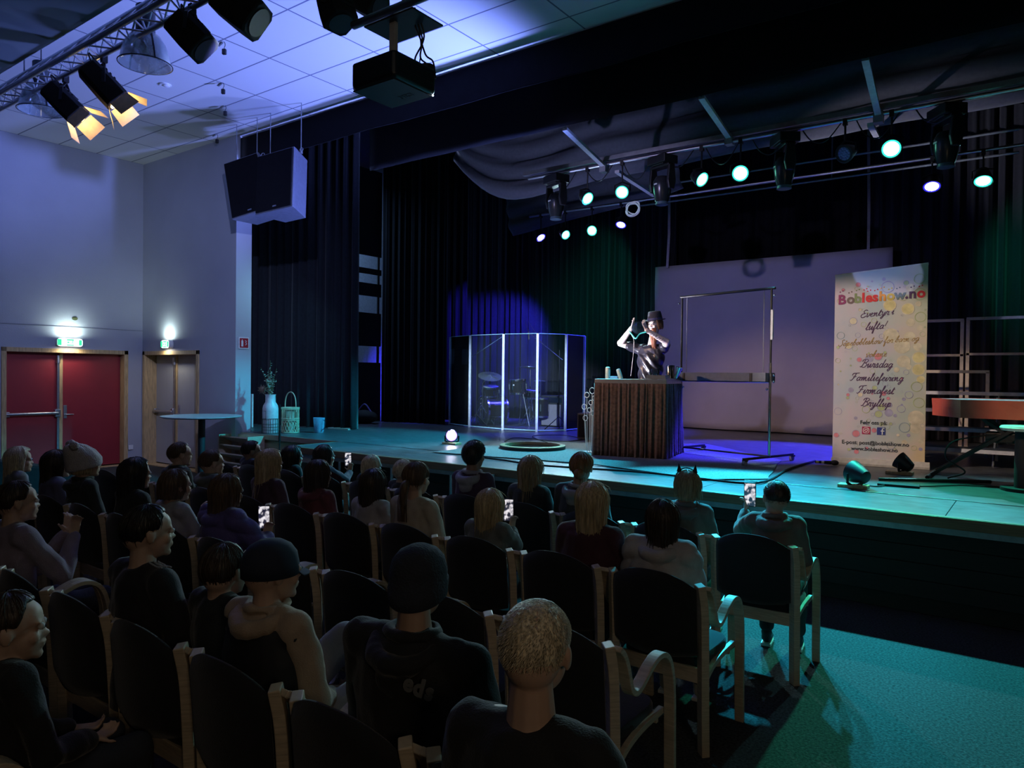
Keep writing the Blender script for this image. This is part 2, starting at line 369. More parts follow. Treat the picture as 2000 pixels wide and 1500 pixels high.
# emergency exit signs: lit boxes with a running figure, a doorway and an arrow
signw = mat('sign_white', (.9, .95, .9), .5, emit=(.80, 1, .93), es=2.2); signg = mat('sign_green', (.02, .5, .2), .5, emit=(.05, .75, .35), es=1.1)
def exit_sign(M, label, w_=.34):
    r = thing('exit_sign', M.translation, label, 'sign'); r.matrix_world = M
    poly = []
    for cx, cz, a0 in ((w_ / 2 - .05, .03, 0), (-w_ / 2 + .05, .03, pi / 2), (-w_ / 2 + .05, -.03, pi), (w_ / 2 - .05, -.03, 1.5 * pi)):
        for k in range(5): a = a0 + k * pi / 8; poly.append((cx + .05 * cos(a), cz + .05 * sin(a)))
    MB().prism(poly, -.085, 0, 1).build('housing', white, r)
    MB().prism([(x * .95, z * .9) for x, z in poly], -.09, -.086, 1).build('diffuser', signw, r)
    b = MB(); y = -.093
    for q in (-.40, .40):      # two green fields with cut pictograms around them
        b.prism([(q * w_ - .035, -.055), (q * w_ + .03, -.055), (q * w_ + .03, .055), (q * w_ - .035, .055)] if q < 0 else [(q * w_ - .03, -.05), (q * w_ + .02, -.05), (q * w_ + .02, .05), (q * w_ - .03, .05)], y, y + .002, 1)
    b.box((0, y, .045), (.12, .002, .022)); b.box((0, y, -.05), (.12, .002, .018))
    b.prism([(-.055, .0), (-.03, .025), (-.03, .008), (-.01, .008), (-.01, -.008), (-.03, -.008), (-.03, -.025)], y, y + .002, 1)
    b.ell((.045, y, .027), (.008, .003, .008)); b.tube([(.045, y, .018), (.035, y, -.005), (.052, y, -.02), (.045, y, -.035)], .005); b.tube([(.035, y, -.005), (.02, y, -.025)], .005); b.tube([(.028, y, .012), (.045, y, .014), (.06, y, .004)], .004)
    b.build('pictogram', signg, r)
    return r
q = X(XW, 133, 669); M = Matrix.Translation(q) @ Matrix.Rotation(pi / 2, 4, 'Z'); exit_sign(M, 'glowing exit sign on the wall above the red double door', .44)
light('AREA', q + V((.13, 0, .12)), q + V((-.2, 0, 1)), (.78, 1, .95), 5, .3, size_y=.05); light('AREA', q + V((.13, 0, -.1)), q + V((0, 0, -1)), (1, .95, .8), 2.5, .3, size_y=.05)
q = Y(YP, 331, 672.5); M = Matrix.Translation(q); exit_sign(M, 'glowing exit sign on the wall above the narrow grey door', .28)
light('AREA', q + V((0, -.13, .12)), q + V((0, .2, 1)), (.78, 1, .95), 4, .2, size_y=.05); light('AREA', q + V((0, -.13, -.1)), q + V((0, 0, -1)), (1, .95, .8), 2, .2, size_y=.05)
# fire equipment sign on the proscenium return
q = Y(YP + .0, 469, 669)
r = thing('fire_sign', (xe + .01, YP + .15, q.z), 'small red fire equipment sign on the edge of the stage opening', 'sign', rz=pi / 2 * 0)
MB().box((0, 0, 0), (.012, .20, .20)).build('plate', white, r); b = MB(); b.box((.007, 0, 0), (.004, .165, .165)); b.build('red_field', mat('sign_red', (.35, .01, .02), .5), r)
b = MB(); b.box((.01, -.035, -.01), (.003, .035, .10)); b.box((.01, -.035, .05), (.003, .015, .02)); b.tube([(.011, .02, .045), (.011, .045, .03), (.011, .03, .01), (.011, .05, -.015), (.011, .025, -.035)], .006); b.build('pictogram', white, r)
tag(MB().box((XW + .02, 7.0, .35), (.03, .09, .09)).build('wall_socket', white, bevel=.008), 'small white double wall socket low between the red door and the corner', 'socket')
mk = X(XW, 146, 622); tag(MB().ell((XW + .004, mk.y, mk.z), (.006, .05, .035)).build('wall_stain', mat('stain', (.10, .11, .04), .8)), 'small olive green stain on the wall above the red double door', 'stain')

# ------------------------------------------------------------------ curtains and borders
def curtain(name, path, z0, z1, amp, wl, m, label, seed=0, sag=None, group=None, rows=10, gather=0):
    P = [V((p[0], p[1], 0)) for p in path]; L = [0]
    for i in range(1, len(P)): L.append(L[-1] + (P[i] - P[i - 1]).length)
    n = max(30, int(L[-1] / wl * 12)); R = []
    for j in range(rows + 1):
        v = j / rows; row = []
        for i in range(n + 1):
            d = L[-1] * i / n; k = 0
            while k < len(L) - 2 and d > L[k + 1]: k += 1
            u = (d - L[k]) / (L[k + 1] - L[k]); p = P[k].lerp(P[k + 1], u); t = (P[k + 1] - P[k]).normalized(); nr = V((-t.y, t.x, 0))
            ph = d / wl * 2 * pi + 2.2 * noise.noise(V((d * 1.3 / wl * .3, seed, 0)))
            a = amp * (.55 + .9 * abs(noise.noise(V((d / wl * .37, seed + 5, 0)))) * 1.6) * (1 - .25 * v)
            off = a * sin(ph) + a * .35 * sin(2.3 * ph + seed) + .015 * noise.noise(V((d * 2, v * 3, seed)))
            zz = z0 + (z1 - z0) * v
            if sag:
                zb = sag(d / L[-1]); zz = zb + (z1 - zb) * v
            row.append(p + nr * off + V((0, 0, zz)))
        R.append(row)
    o = MB().rings(R, False, False).build(name, m, smooth=2, solid=.006, recalc=False)
    return tag(o, label, 'curtain', group)
curtain('curtain', [(Y(8.55, 488, 700).x, 8.55), (Y(8.8, 600, 700).x, 8.8), (Y(9.05, 697, 700).x, 9.05)], S + .01, 6.6, .075, .2, cloth_tab, 'gathered dark house curtain at the left edge of the stage behind the hanging speakers', 1)
curtain('curtain', [(Y(10.8, 746, 600).x, 10.8), (Y(11.0, 810, 600).x, 11.0), (Y(11.1, 872, 600).x, 11.1)], S + .01, 7, .05, .16, cloth_black, 'black side leg curtain between the backstage gap and the drum screen', 2)
curtain('curtain', [(Y(12.3, 866, 600).x, 12.3), (Y(12.6, 912, 600).x, 12.6)], S + .01, 7, .05, .16, cloth_black, 'black side leg curtain further upstage with a pale cord hanging in front', 3)
curtain('curtain', [(-12.4, 13.6), (-10.4, 14.0), (-6.2, 14.25)], S + .01, 7, .06, .17, cloth_tab, 'dark pleated back curtain behind the drum kit washed blue and green', 4)
curtain('curtain', [(-6.3, 14.35), (-2.3, 14.35)], S + .01, 7, .03, .2, cloth_black, 'black flat back curtain above and behind the hanging grey sheet', 5)
curtain('curtain', [(-2.5, 14.2), (1.6, 14.1), (4.8, 13.6)], S + .01, 7, .06, .2, cloth_tab, 'dark pleated back curtain at the right behind the choir risers', 6)
def border(name, x0, x1, y, ztop, zb, m, label, swag=0, seed=0, folds=0):
    nx, nz = 60, 24; R = []
    for j in range(nz + 1):
        row = []
        for i in range(nx + 1):
            u = i / nx; x = x0 + (x1 - x0) * u; b_ = zb(u) if callable(zb) else zb; v = j / nz; z = b_ + (ztop - b_) * v
            yy = y + .03 * noise.noise(V((x * 1.1, z * 1.5, seed))) + .07 * folds * sin((z - b_ * .85) * 19 + 2 * noise.noise(V((x * .8, 0, seed)))) * (1 - v) + folds * .3 * (1 - v) * (1 - v)
            row.append(V((x, yy, z)))
        R.append(row)
    return tag(MB().rings(R, False, False).build(name, m, smooth=2, solid=.006, recalc=False), label, 'curtain')
border('valance', Y(7.3, 467, 285).x, 5, 7.3, 5.86, lambda u: 5.39 + .01 * sin(u * 40), cloth_black, 'flat black valance across the top of the stage opening')
border('border_curtain', -8.72, 5, 8.0, 7.5, 5.08, cloth_black, 'second black border curtain hanging behind the valance', seed=2)
def zb3(u):
    x = -8.9 + 11.5 * u
    return 4.93 + .9 * max(0, (-7.5 - x) / 1.4) ** 2 + .18 * (1 - math.exp(-max(0, x + 7.2) * .5)) + .015 * sin(x * 3)
border('border_curtain', -8.9, 2.6, 10.0, 7.3, zb3, mat('grey_blue_cloth', (.075, .075, .10), .9, sheen=.3), 'sagging dark border cloth draped behind the front lighting bar', seed=4, folds=1)
border('border_curtain', -9.3, -5.4, 12.4, 5.9, lambda u: 4.85 + .55 * u ** 2 + .1 * sin(u * 4), mat('grey_blue_cloth', ()), 'smaller sagging border cloth above the upstage green lamps', seed=6, folds=.8)

# grey sheet (projection cloth) hung at the back
sc_m = mat('grey_sheet', (.40, .37, .42), .8, var=.06, scale=2, bump=.1, bscale=300)
x0 = Y(13.87, 1280, 525).x; x1 = Y(13.87, 1744, 484).x; R = []
for j in range(25):
    v = j / 24; R.append([V((x0 + (x1 - x0) * i / 40, 13.87 + .03 * noise.noise(V((i * .12, v * 4, 3))) + .035 * max(0, 1 - v * 7) * sin(i * .35), S + .02 + (4.09 - S) * v)) for i in range(41)])
o = MB().rings(R, False, False).build('projection_sheet', sc_m, smooth=2, solid=.008, recalc=False); tag(o, 'large plain grey sheet hung in front of the back curtain', 'screen')
for px0, py0, px1, py1 in ((1306, 420, 1303, 523), (1694, 370, 1696, 487)):
    a, b_ = Y(13.8, px0, py0), Y(13.8, px1, py1); c = MB().tube([b_, a + (b_ - a) * .35 + V((.02, 0, 0)), a + V((0, 0, 1.2))], .018, flat=(.025, .004)).build('hanging_strap', mat('pale_strap', (.5, .48, .5), .7))
    tag(c, 'pale strap holding up the %s end of the grey sheet' % ('left' if px0 < 1500 else 'right'), 'strap')
c = MB().tube(spline([Y(12, 861, 330), Y(12, 860, 560), Y(12, 862, 700), Y(12, 856, 826)]), .012).build('pull_cord', mat('pale_strap', ())); tag(c, 'thin pale cord hanging beside the black leg curtain left of the drum screen', 'cord')
# ------------------------------------------------------------------ lighting truss, lamps, projector, speakers
def aimM(loc, aim, up=(0, 0, 1)):
    z = (V(aim) - V(loc)).normalized(); x = V(up).cross(z)
    x = V((1, 0, 0)) if x.length < 1e-3 else x.normalized(); y = z.cross(x)
    M = Matrix((x, y, z)).transposed().to_4x4(); M.translation = V(loc); return M
tr = thing('lighting_truss', (0, 0, 0), 'grey aluminium lattice truss running along under the ceiling at upper left', 'truss')
t1 = Z(4.92, 0, 214); t2 = Z(5.17, 0, 172); ty, tz = t1.y, 4.92
ch = [(ty, tz), (ty - .2, tz), (t2.y, 5.17)]
for (y, z) in ch: MB().cyl((-14.2, y, z), (2.5, y, z), .026, n=10).build('chord', alu, tr, smooth=True)
b = MB()
for k in range(56):
    x = -14.1 + k * .3
    for i, j in ((0, 2), (1, 2), (0, 1)):
        a_, c_ = ch[i], ch[j]; b.cyl((x, a_[0], a_[1]), (x + .15, c_[0], c_[1]), .009, n=6); b.cyl((x + .15, c_[0], c_[1]), (x + .3, a_[0], a_[1]), .009, n=6)
b.build('lacing', alu, tr, smooth=True)
for k, x in enumerate((-13.2, -9.3, -5.4, -1.5)): MB().cyl((x, t2.y, 5.18), (x, t2.y, 5.895), .008, n=6).build('suspension_rod', steel, tr)

bulbm = mat('clear_bell', (.45, .55, .6), .12, .35, trans=.0, alpha=.55)
def bell_lamp(px, py, label):
    q = Y(ty + .12, px, py); z = q.z
    r = thing('bell_pendant_lamp', (q.x, q.y, z), label, 'lamp', group=None)
    MB().cyl((0, 0, .17), (0, 0, .42), .085).build('ballast_housing', mat('dark_grey_housing', (.05, .06, .07), .4, .3), r, smooth=True, bevel=.006)
    p = [(.085, .17), (.13, .14), (.175, .07), (.205, -.02), (.22, -.11), (.225, -.13), (.219, -.13), (.213, -.11), (.198, -.02), (.168, .07), (.125, .13), (.08, .16)]
    MB().lathe(p, n=32).build('bell_reflector', bulbm, r, smooth=True)
    MB().ell((0, 0, .06), (.045, .045, .09)).build('bulb', mat('unlit_bulb', (.6, .6, .6), .2), r, smooth=True)
    b = MB()
    for s in (-1, 1): b.tube([(s * .09, 0, .2), (s * .15, -.02, .13), (s * .215, -.03, -.03), (s * .235, -.03, -.12)], .008, 6)
    b.tube([(.235 * cos(a), .235 * sin(a), -.125) for a in [k * pi / 16 for k in range(33)]], .005, 5); b.build('guard', black, r)
    MB().cyl((0, 0, .42), (0, 0, 5.9 - z), .006, n=6).build('suspension_cable', black, r)
    return r
bell_lamp(80, 195, 'clear bell pendant lamp hanging furthest left, beside the barn-door spotlights')
bell_lamp(284, 100, 'clear bell pendant lamp hanging between the spotlights and the ceiling sensor')

warmlens = mat('warm_lens', (1, .8, .4), .3, emit=(1, .72, .25), es=14)
barn_lit = mat('barn_door_lit_tone', (.75, .55, .3), .35)  # warm lamp light put into the colour of the lit spotlights' doors
def fresnel(loc, aim, label, lit, L=.42, rad=.11, barn=True, hang=None):
    r = thing('theatre_spotlight', loc, label, 'spotlight'); M = aimM((0, 0, 0), (V(aim) - V(loc)).normalized() + V((.1, -.1, -.55 if lit else 0)))
    b = MB(); b.rings([[M @ V((a * rad * c0 * k, e * rad * k, z)) for a, e in ((-1, -.7), (-.7, -1), (.7, -1), (1, -.7), (1, .7), (.7, 1), (-.7, 1), (-1, .7))] for z, k, c0 in ((-L * .55, .72, 1), (-L * .5, .9, 1), (L * .1, 1, 1), (L * .42, 1, 1), (L * .45, .9, 1))])
    for k in range(4): b.box((0, rad * 1.02, -L * .35 + k * .05), (rad * 1.2, .02, .02), M=M)
    b.build('housing', blackm, r, bevel=.004)
    lens = MB().cyl(M @ V((0, 0, L * .44)), M @ V((0, 0, L * .47)), rad * .82, n=24).build('lens', warmlens if lit else mat('dark_lens', (.012, .012, .03), .5), r)
    if barn:
        for sx, sy in ((1, 0), (-1, 0), (0, 1), (0, -1)):
            w0, w1, ln = rad * .85, rad * 1.15, rad * 1.5
            o_ = V((sx * rad, sy * rad, L * .46)); out = V((sx, sy, 0)); sd = V((sy, sx, 0)); e_ = o_ + (V((0, 0, 1)) * .86 + out * .5) * ln
            q4 = [o_ + sd * w0, o_ - sd * w0, e_ - sd * w1 * .8, e_ + sd * w1 * .8]
            b = MB(); b.add([M @ p for p in q4] + [M @ (p + out * .004) for p in q4], [(0, 1, 2, 3), (7, 6, 5, 4), (0, 4, 5, 1), (1, 5, 6, 2), (2, 6, 7, 3), (3, 7, 4, 0)])
            b.build('barn_door', [barn_lit if lit else blackm], r)
    hz = hang - loc[2] if hang else .3
    b = MB()
    for s in (-1, 1): b.tube([M @ V((s * rad * 1.12, 0, 0)), V((M @ V((s * rad * 1.12, 0, 0)))[:]) * .8 + V((0, 0, rad * 1.2)), V((0, 0, rad * 1.9))], .008, flat=(.016, .004))
    b.cyl((0, 0, rad * 1.85), (0, 0, hz), .014, n=8); b.box((0, 0, hz - .02), (.05, .05, .09)); b.build('yoke', black, r)
    MB().tube(spline([M @ V((0, rad * .5, -L * .52)), M @ V((0, rad, -L * .75)), V((-.1, .05, hz * .6)), V((-.05, 0, hz))]), .007, 6).build('power_cable', black, r, smooth=True)
    if lit:
        light('SPOT', V(loc) + (M @ V((0, 0, L * .55))), aim, (1, .62, .36), 800, .06, 26, .7)
        light('POINT', V(loc) + (M @ V((0, 0, L * .50))), None, (1, .65, .25), 2.2, .03)
    return r
qa = Y(ty + .02, 128, 203); qb = Y(ty + .02, 203, 168)
fresnel(qa, (-2.6, 11.4, 1.0), 'lit barn-door spotlight on the truss, the lower left of the pair', True, .40, .115, hang=tz)
fresnel(qb, (-4.4, 12.4, 1.0), 'lit barn-door spotlight on the truss, the upper right of the pair', True, .40, .115, hang=tz)
q = Y(ty, 375, 72); fresnel(q, q + V((.5, .55, -.75)), 'unlit black spotlight under the truss left of the projector', False, .34, .13, False, tz)
q = Y(ty, 472, 20); fresnel(q, q + V((.6, .55, -.6)), 'unlit black spotlight at the top edge with a bluish lens', False, .38, .14, False, tz)
PY = 3.3; pn = Y(PY, 770, 94); pl = Y(PY, 679, 127); pf = X(pn.x, 855, 132); zt, zb_ = pn.z, Y(PY, 770, 147).z
pipe = Y(PY + .12, 690, 50)
p2_ = thing('mounting_pipe', (0, 0, 0), 'grey mounting pipe carrying the projector plate at the top of the picture', 'pipe')
MB().cyl((pipe.x, pipe.y, pipe.z), (2.2, pipe.y, pipe.z), .028, n=12).build('pipe', alu, p2_, smooth=True)
for x in (pipe.x + .5, pipe.x + 2.4): MB().cyl((x, pipe.y, pipe.z), (x, ty - .02, tz), .02, n=8).build('drop_tube', alu, p2_, smooth=True)
q = Y(PY + .1, 657, 18); fresnel(q, q + V((.35, .1, -1)), 'unlit black lamp hanging straight down left of the projector', False, .28, .105, False, tz)
q = Y(PY + .5, 716, 2); fresnel(q, q + V((.7, .3, -.5)), 'unlit black lamp partly out of frame above the projector pipe', False, .3, .10, False, tz)
# projector
pw, pd, ph = pn.x - pl.x, pf.y - PY, zt - zb_
cx_, cy_ = pn.x - pw / 2, PY + pd / 2
pr = thing('projector', (cx_, cy_, zb_), 'large black ceiling projector hanging in front of the stage valance', 'projector')
b = MB(); z0_, z1_ = .02, ph
oct_ = [(-pw / 2 + .05, -pd / 2), (pw / 2 - .02, -pd / 2), (pw / 2, -pd / 2 + .02), (pw / 2, pd / 2 - .03), (pw / 2 - .03, pd / 2), (-pw / 2 + .05, pd / 2), (-pw / 2, pd / 2 - .05), (-pw / 2, -pd / 2 + .05)]
b.rings([[V((x * k, y * k, z)) for x, y in oct_] for z, k in ((0, .93), (.02, 1), (ph - .015, 1), (ph, .97))]); b.build('body', mat('projector_black', (.010, .011, .013), .35), pr, bevel=.008)
MB().box((0, 0, -.003), (pw * .88, pd * .88, .008)).build('bottom_panel', mat('projector_panel', (.02, .026, .036), .4), pr, bevel=.002)
b = MB()
for k in range(7): b.box((pw / 2 + .001, 0, .05 + k * .015), (.004, pd * .8, .006))
b.build('vent_grille', blackm, pr)
MB().cyl((-pw * .28, 0, ph), (-pw * .28, 0, ph + .03), .045).build('foot', black, pr, smooth=True); MB().cyl((pw * .38, pd * .38, ph), (pw * .38, pd * .38, ph + .03), .045).build('foot', black, pr, smooth=True)
MB().ell((pw / 2 - .015, pd / 2 - .03, -.004), .006).build('status_light', mat('status_led', (1, 1, 1), emit=(.8, .9, 1), es=5), pr)
text_mesh('maker_mark', 'NEC', .06, frame_M((pw * .12, pd * .22, -.009), (1, 0, 0), (0, -1, 0)), mat('mark_grey', (.12, .14, .18), .5), pr, bold=.002)
hz = pipe.z - zb_
MB().box((pw * .12 - .03, -.02 - 0, (ph + hz) / 2), (.055, .03, hz - ph)).build('mount_pole', mat('pale_pole', (.5, .48, .46), .5), pr, bevel=.003)
MB().box((pw * .08, .06, hz - .04), (.46, .30, .012)).build('mount_plate', black, pr, bevel=.003)
for k in range(3):
    MB().tube(spline([(pw * .2 + k * .03, .05, hz + .05), (pw * .3 + .02 * k, .12, hz - .12), (pw * .42 - .05 * k, pd * .3, hz - .25), (pw * .47 - .06 * k, pd * .42, ph + .05), (pw / 2 + .01, pd * .42, ph * .6 + .02 * k)], 8), .006, 6).build('cable', black, pr, smooth=True)
MB().tube(spline([(pw * .30, .1, hz), (pw * .26, .15, ph + .16), (pw * .28, .12, ph)], 8), .004, 6).build('cable', black, pr, smooth=True)

# hanging loudspeakers
def hang_speaker(loc, rz, tilt, w_, h_, label, side):
    r = thing('hanging_loudspeaker', loc, label, 'loudspeaker', rz); r.rotation_euler = (tilt, 0, rz)
    b = MB(); d = .46
    pts = [(-w_ / 2, -d / 2), (w_ / 2, -d / 2), (w_ / 2 - .015, -d / 2 + .06), (w_ * .28, d / 2), (-w_ * .28, d / 2), (-w_ / 2 + .015, -d / 2 + .06)]
    b.prism(pts, -h_ / 2, h_ / 2, 2); b.build('cabinet', mat('speaker_cabinet_' + side, (.14, .15, .19) if side == 'dark' else (.12, .13, .17), .5), r, bevel=.006)  # light on the right cabinet's side is put into its paler tone
    MB().box((0, -d / 2 - .012, 0), (w_ - .045, .02, h_ - .04)).build('grille', mat('speaker_grille', (.008, .008, .010), .9, bump=.1, scale=30, bscale=400, spec=.05), r, bevel=.004)
    MB().box((w_ * .05, -d / 2 - .025, -h_ / 2 + .06), (.07, .004, .02)).build('badge', alu, r)
    b = MB()
    for x in (-w_ * .4, w_ * .4): b.tube([(x, 0, h_ / 2), (x, 0, h_ / 2 + .03)], .02, 8); b.tube(arc((x, 0, h_ / 2 + .06), .03, 0, 2 * pi, 12, 'xz'), .006, 5)
    b.build('shackle', steel, r); return r
q1 = Y(6.9, 558, 364); q2 = Y(7.05, 496, 372)
s2 = hang_speaker(q1, radians(9), radians(-7), .74, .93, 'right hanging black loudspeaker with its lit side coloured pale, upper left of the stage', 'pale')
s1 = hang_speaker(q2, radians(20), radians(-4), .66, .95, 'left hanging black loudspeaker tilted sideways against the wall edge', 'dark'); s1.rotation_euler.rotate_axis('Y', radians(-13)); s2.rotation_euler.rotate_axis('Y', radians(-5))
for n_, (a, top) in enumerate((((462, 318), 246), ((502, 306), 240), ((528, 304), 238), ((588, 300), 228))):
    p = Y(6.93, *a); c = MB().cyl(p, (p.x, p.y, 5.9), .007, n=6).build('suspension_wire', steel); hw_ = s1 if n_ < 2 else s2; bpy.context.view_layer.update(); c.parent = hw_; c.matrix_parent_inverse = hw_.matrix_world.inverted()

# small things on the ceiling
q = Z(ZC, 323, 165); r = thing('ceiling_sensor', q, 'small round detector on the ceiling tiles right of the second pendant', 'detector'); MB().cyl((0, 0, -.02), (0, 0, 0), .08).build('base', white, r, smooth=True); MB().ell((.03, 0, -.025), (.05, .05, .02)).build('dome', white, r, smooth=True)
for k, (px, py, ll) in enumerate(((438, 82, 'topmost'), (436, 162, 'second from top'), (440, 206, 'third from top'), (424, 262, 'lowest'))):
    q = Z(ZC, px, py); r = thing('microphone_clip', q, 'tiny dark clip hanging on a hook from the ceiling, %s of the four' % ll, 'hook', group=None)
    MB().tube(spline([(0, 0, 0), (.015, 0, -.02), (.02, 0, -.05), (0, 0, -.07), (0, 0, -.09)]), .004, 5).build('hook', black, r); MB().box((0, 0, -.12), (.05, .04, .07), rz=.5).build('clip', black, r, bevel=.01)
    MB().box((-.08, 0, -.008), (.13, .02, .01), rz=-.2).build('bracket', steel, r)

# stage lighting bars
RA, RB = 9.4, 12.3
ba = thing('lighting_bar', (0, 0, 0), 'front lighting bar over the stage carrying green lamps and moving heads', 'pipe')
MB().cyl((-6.6, RA, 4.95), (4, RA, 4.95), .025, n=10).build('pipe', alu, ba, smooth=True); MB().box((-1.4, RA, 5.03), (10.6, .05, .06)).build('cable_tray', steel, ba)
for px0, py0, px1, py1 in ((1103, 252, 1180, 325), (1370, 190, 1425, 270), (1690, 115, 1716, 226)):
    a = Y(8.15, px0, py0); c = Y(RA, px1, py1); MB().tube([a, c], .03, flat=(.035, .02)).build('tie_beam', mat('pale_beam', (.5, .5, .55), .5), ba); MB().cyl(a, (a.x, a.y, 8.1), .01, n=6).build('drop_rod', steel, ba)
    MB().box((c.x, c.y, c.z - .02), (.10, .12, .14)).build('beam_clamp', steel, ba)
for px0, py0, px1, py1 in ((1205, 335, 1278, 382), (1700, 243, 1713, 268)):
    a = Y(RA + .05, px0, py0); c = Y(RA + 1.6, px1, py1); MB().tube([a, c], .03, flat=(.035, .02)).build('tie_beam', mat('pale_beam', ()), ba)
for k in range(9):   # loops of loose cable along the bar
    x = -6.2 + k * .62; s_ = random.random(); MB().tube(spline([(x, RA, 4.97), (x + .12, RA + .05, 4.8 - .1 * s_), (x + .3, RA, 4.75 - .12 * s_), (x + .5, RA, 4.96)], 6), .008, 5).build('loose_cable', black, ba)
bb = thing('lighting_bar', (0, 0, 0), 'rear lighting bar over the stage carrying green and blue lamps', 'pipe')
MB().cyl((-8.6, RB, 5.12), (4, RB, 5.12), .025, n=10).build('pipe', alu, bb, smooth=True); MB().cyl((-8, RB, 5.12), (-8, RB, 8.1), .01).build('drop_rod', steel, bb)
a, c = Y(13.4, 1250, 402), Y(13.4, 1990, 320); o = thing('curtain_track', (0, 0, 0), 'pair of dark rails hung across the back of the stage', 'rail')
for dz in (0, .35): MB().tube([a + V((0, 0, dz)), V((c.x, 13.4, a.z + dz))], .02, 8).build('rail', steel, o)
MB().cyl((-3, 13.4, a.z), (-3, 13.4, 8.1), .01).build('drop_rod', steel, o)
MB().tube([Y(9.5, 1236, 408) + V((.10 * cos(t) + .02 * sin(1.3 * t), .02 * sin(.7 * t), .09 * sin(t) + .02 * cos(.6 * t))) for t in [k * .25 for k in range(110)]], .009, 5).build('cable_coil', white, ba, smooth=True)

lensg = mat('green_lamp_lens', (.3, 1, .8), .3, emit=(.30, 1, .78), es=9); ringg = mat('green_lamp_ring', (.1, .8, .6), .4, emit=(.03, .75, .50), es=1.4)
lensb = mat('blue_lamp_lens', (.3, .3, 1), .3, emit=(.42, .40, 1), es=7); ringb = mat('blue_lamp_ring', (.1, .1, 1), .4, emit=(.02, .015, 1), es=1.4)
lensw = mat('white_lamp_lens', (1, 1, 1), .3, emit=(.85, .80, 1), es=16); ringw = mat('violet_lamp_ring', (.5, .3, 1), .4, emit=(.35, .2, 1), es=1.2)
lenso = mat('unlit_lens', (.10, .12, .16), .15)
def par(loc, aim, rad, lens, ring, label, bar=None, foot=None, name='stage_lamp'):
    r = thing(name, loc, label, 'lamp'); M = aimM((0, 0, 0), V(aim) - V(loc)); L = rad * 1.7
    b = MB(); b.rings([[M @ V((k * rad * cos(2 * pi * i / 24), k * rad * sin(2 * pi * i / 24), z)) for i in range(24)] for z, k in ((-L, .45), (-L * .95, .62), (-L * .4, .92), (0, 1.08), (.02, 1.12), (.022, 1.0), (.0, .97))])
    b.build('housing', black, r, smooth=True)
    MB().rings([[M @ V((k * rad * cos(2 * pi * i / 24), k * rad * sin(2 * pi * i / 24), z)) for i in range(24)] for z, k in ((.012, .97), (.016, .97), (.016, .80), (.012, .80), (.012, .97))], cap=False).build('lens_ring', ring, r)
    b = MB()
    for rr, n in ((0, 1), (.30, 6), (.62, 12)):
        for i in range(n): b.ell(M @ V((rr * rad * cos(2 * pi * i / n), rr * rad * sin(2 * pi * i / n), .012)), rad * .17, 8, 5)
    b.cyl(M @ V((0, 0, .004)), M @ V((0, 0, .010)), rad * .82, n=24); b.build('lens', lens, r)
    b = MB(); up = 1 if bar else -1; hz = (bar - loc[2]) if bar else (foot - loc[2])
    tip = V((0, 0, up * rad * 1.5))
    for s in (-1, 1):
        e = M @ V((s * rad * 1.16, 0, -L * .25)); b.tube([e, e + V((0, 0, up * rad * .9)), tip], .006, flat=(.012, .004))
    if bar: b.cyl(tip, (0, 0, hz), .012, n=8); b.box((0, 0, hz - .02), (.05, .05, .08)); b.build('yoke', black, r)
    else:
        b.build('yoke', black, r); MB().box((0, 0, hz + .015), (.26, .14, .03)).build('wooden_foot', pine, r, bevel=.003)
        MB().cyl((0, 0, hz + .03), tip, .012, n=8).build('stem', black, r)
    return r
names = ['green lamp nearest the left moving head on the front bar', 'small green lamp left of its row, tilted down at the sagging cloth', 'narrow green lamp right of the second moving head', 'large round green lamp beside the narrow one, mid front bar', 'big green lamp alone at the right of the front bar',
         'lower left green lamp hanging below the sagging cloth', 'lower green lamp between the small green one and the blue one', 'green lamp at the far right above the pleated back curtain',
         'blue lamp at the right end of the lower group of lamps', 'dim violet lamp at the left end of the lower group', 'blue lamp at the right, between two moving heads']
order = [1, 0, 2, 3, 4, 5, 6, 7, 8, 9, 10]
names[0], names[1] = 'round green lamp right of the left moving head on the front bar', 'small tilted green lamp just right of the left moving head'
for k, (px, py, z, c, aim, wt, cone, rad) in enumerate(PAR_LAMPS):
    y = RA if z == 4.5 else RB; q = Y(y, px, py)
    camdir = V((0, 0, 1.8)) - q
    tgt = V(aim) * .35 + V((-1.2, 1.5, 1.2)) * .65
    if k in (1, 2, 5, 9): tgt = q + (V((1.2, -.3, -1.5)) if k == 9 else V((1.6, -.6, -1.1)))
    if k in (7, 8, 10): tgt = (q + V((.1, -1.2, -2.0)))
    par(q, tgt, rad, lensg if c != 'b' else lensb, ringg if c != 'b' else ringb, names[k], bar=4.95 if z == 4.5 else 5.12)
    dv = (tgt - q).normalized()
    light('SPOT', q + dv * .06, aim, {'g': GR, 'c': CYN, 'b': BL}[c], wt, rad * .6, cone, .45)
q = Y(RA, 1650, 300); par(q, q + V((-.3, -.7, -.35)), .10, mat('lens_in_blue_light', (.25, .3, .6), .3), black, 'unlit lamp, blue stage light coloured onto its face, left of the big green lamp', bar=4.95)  # blue light falling on this lens is put into its colour
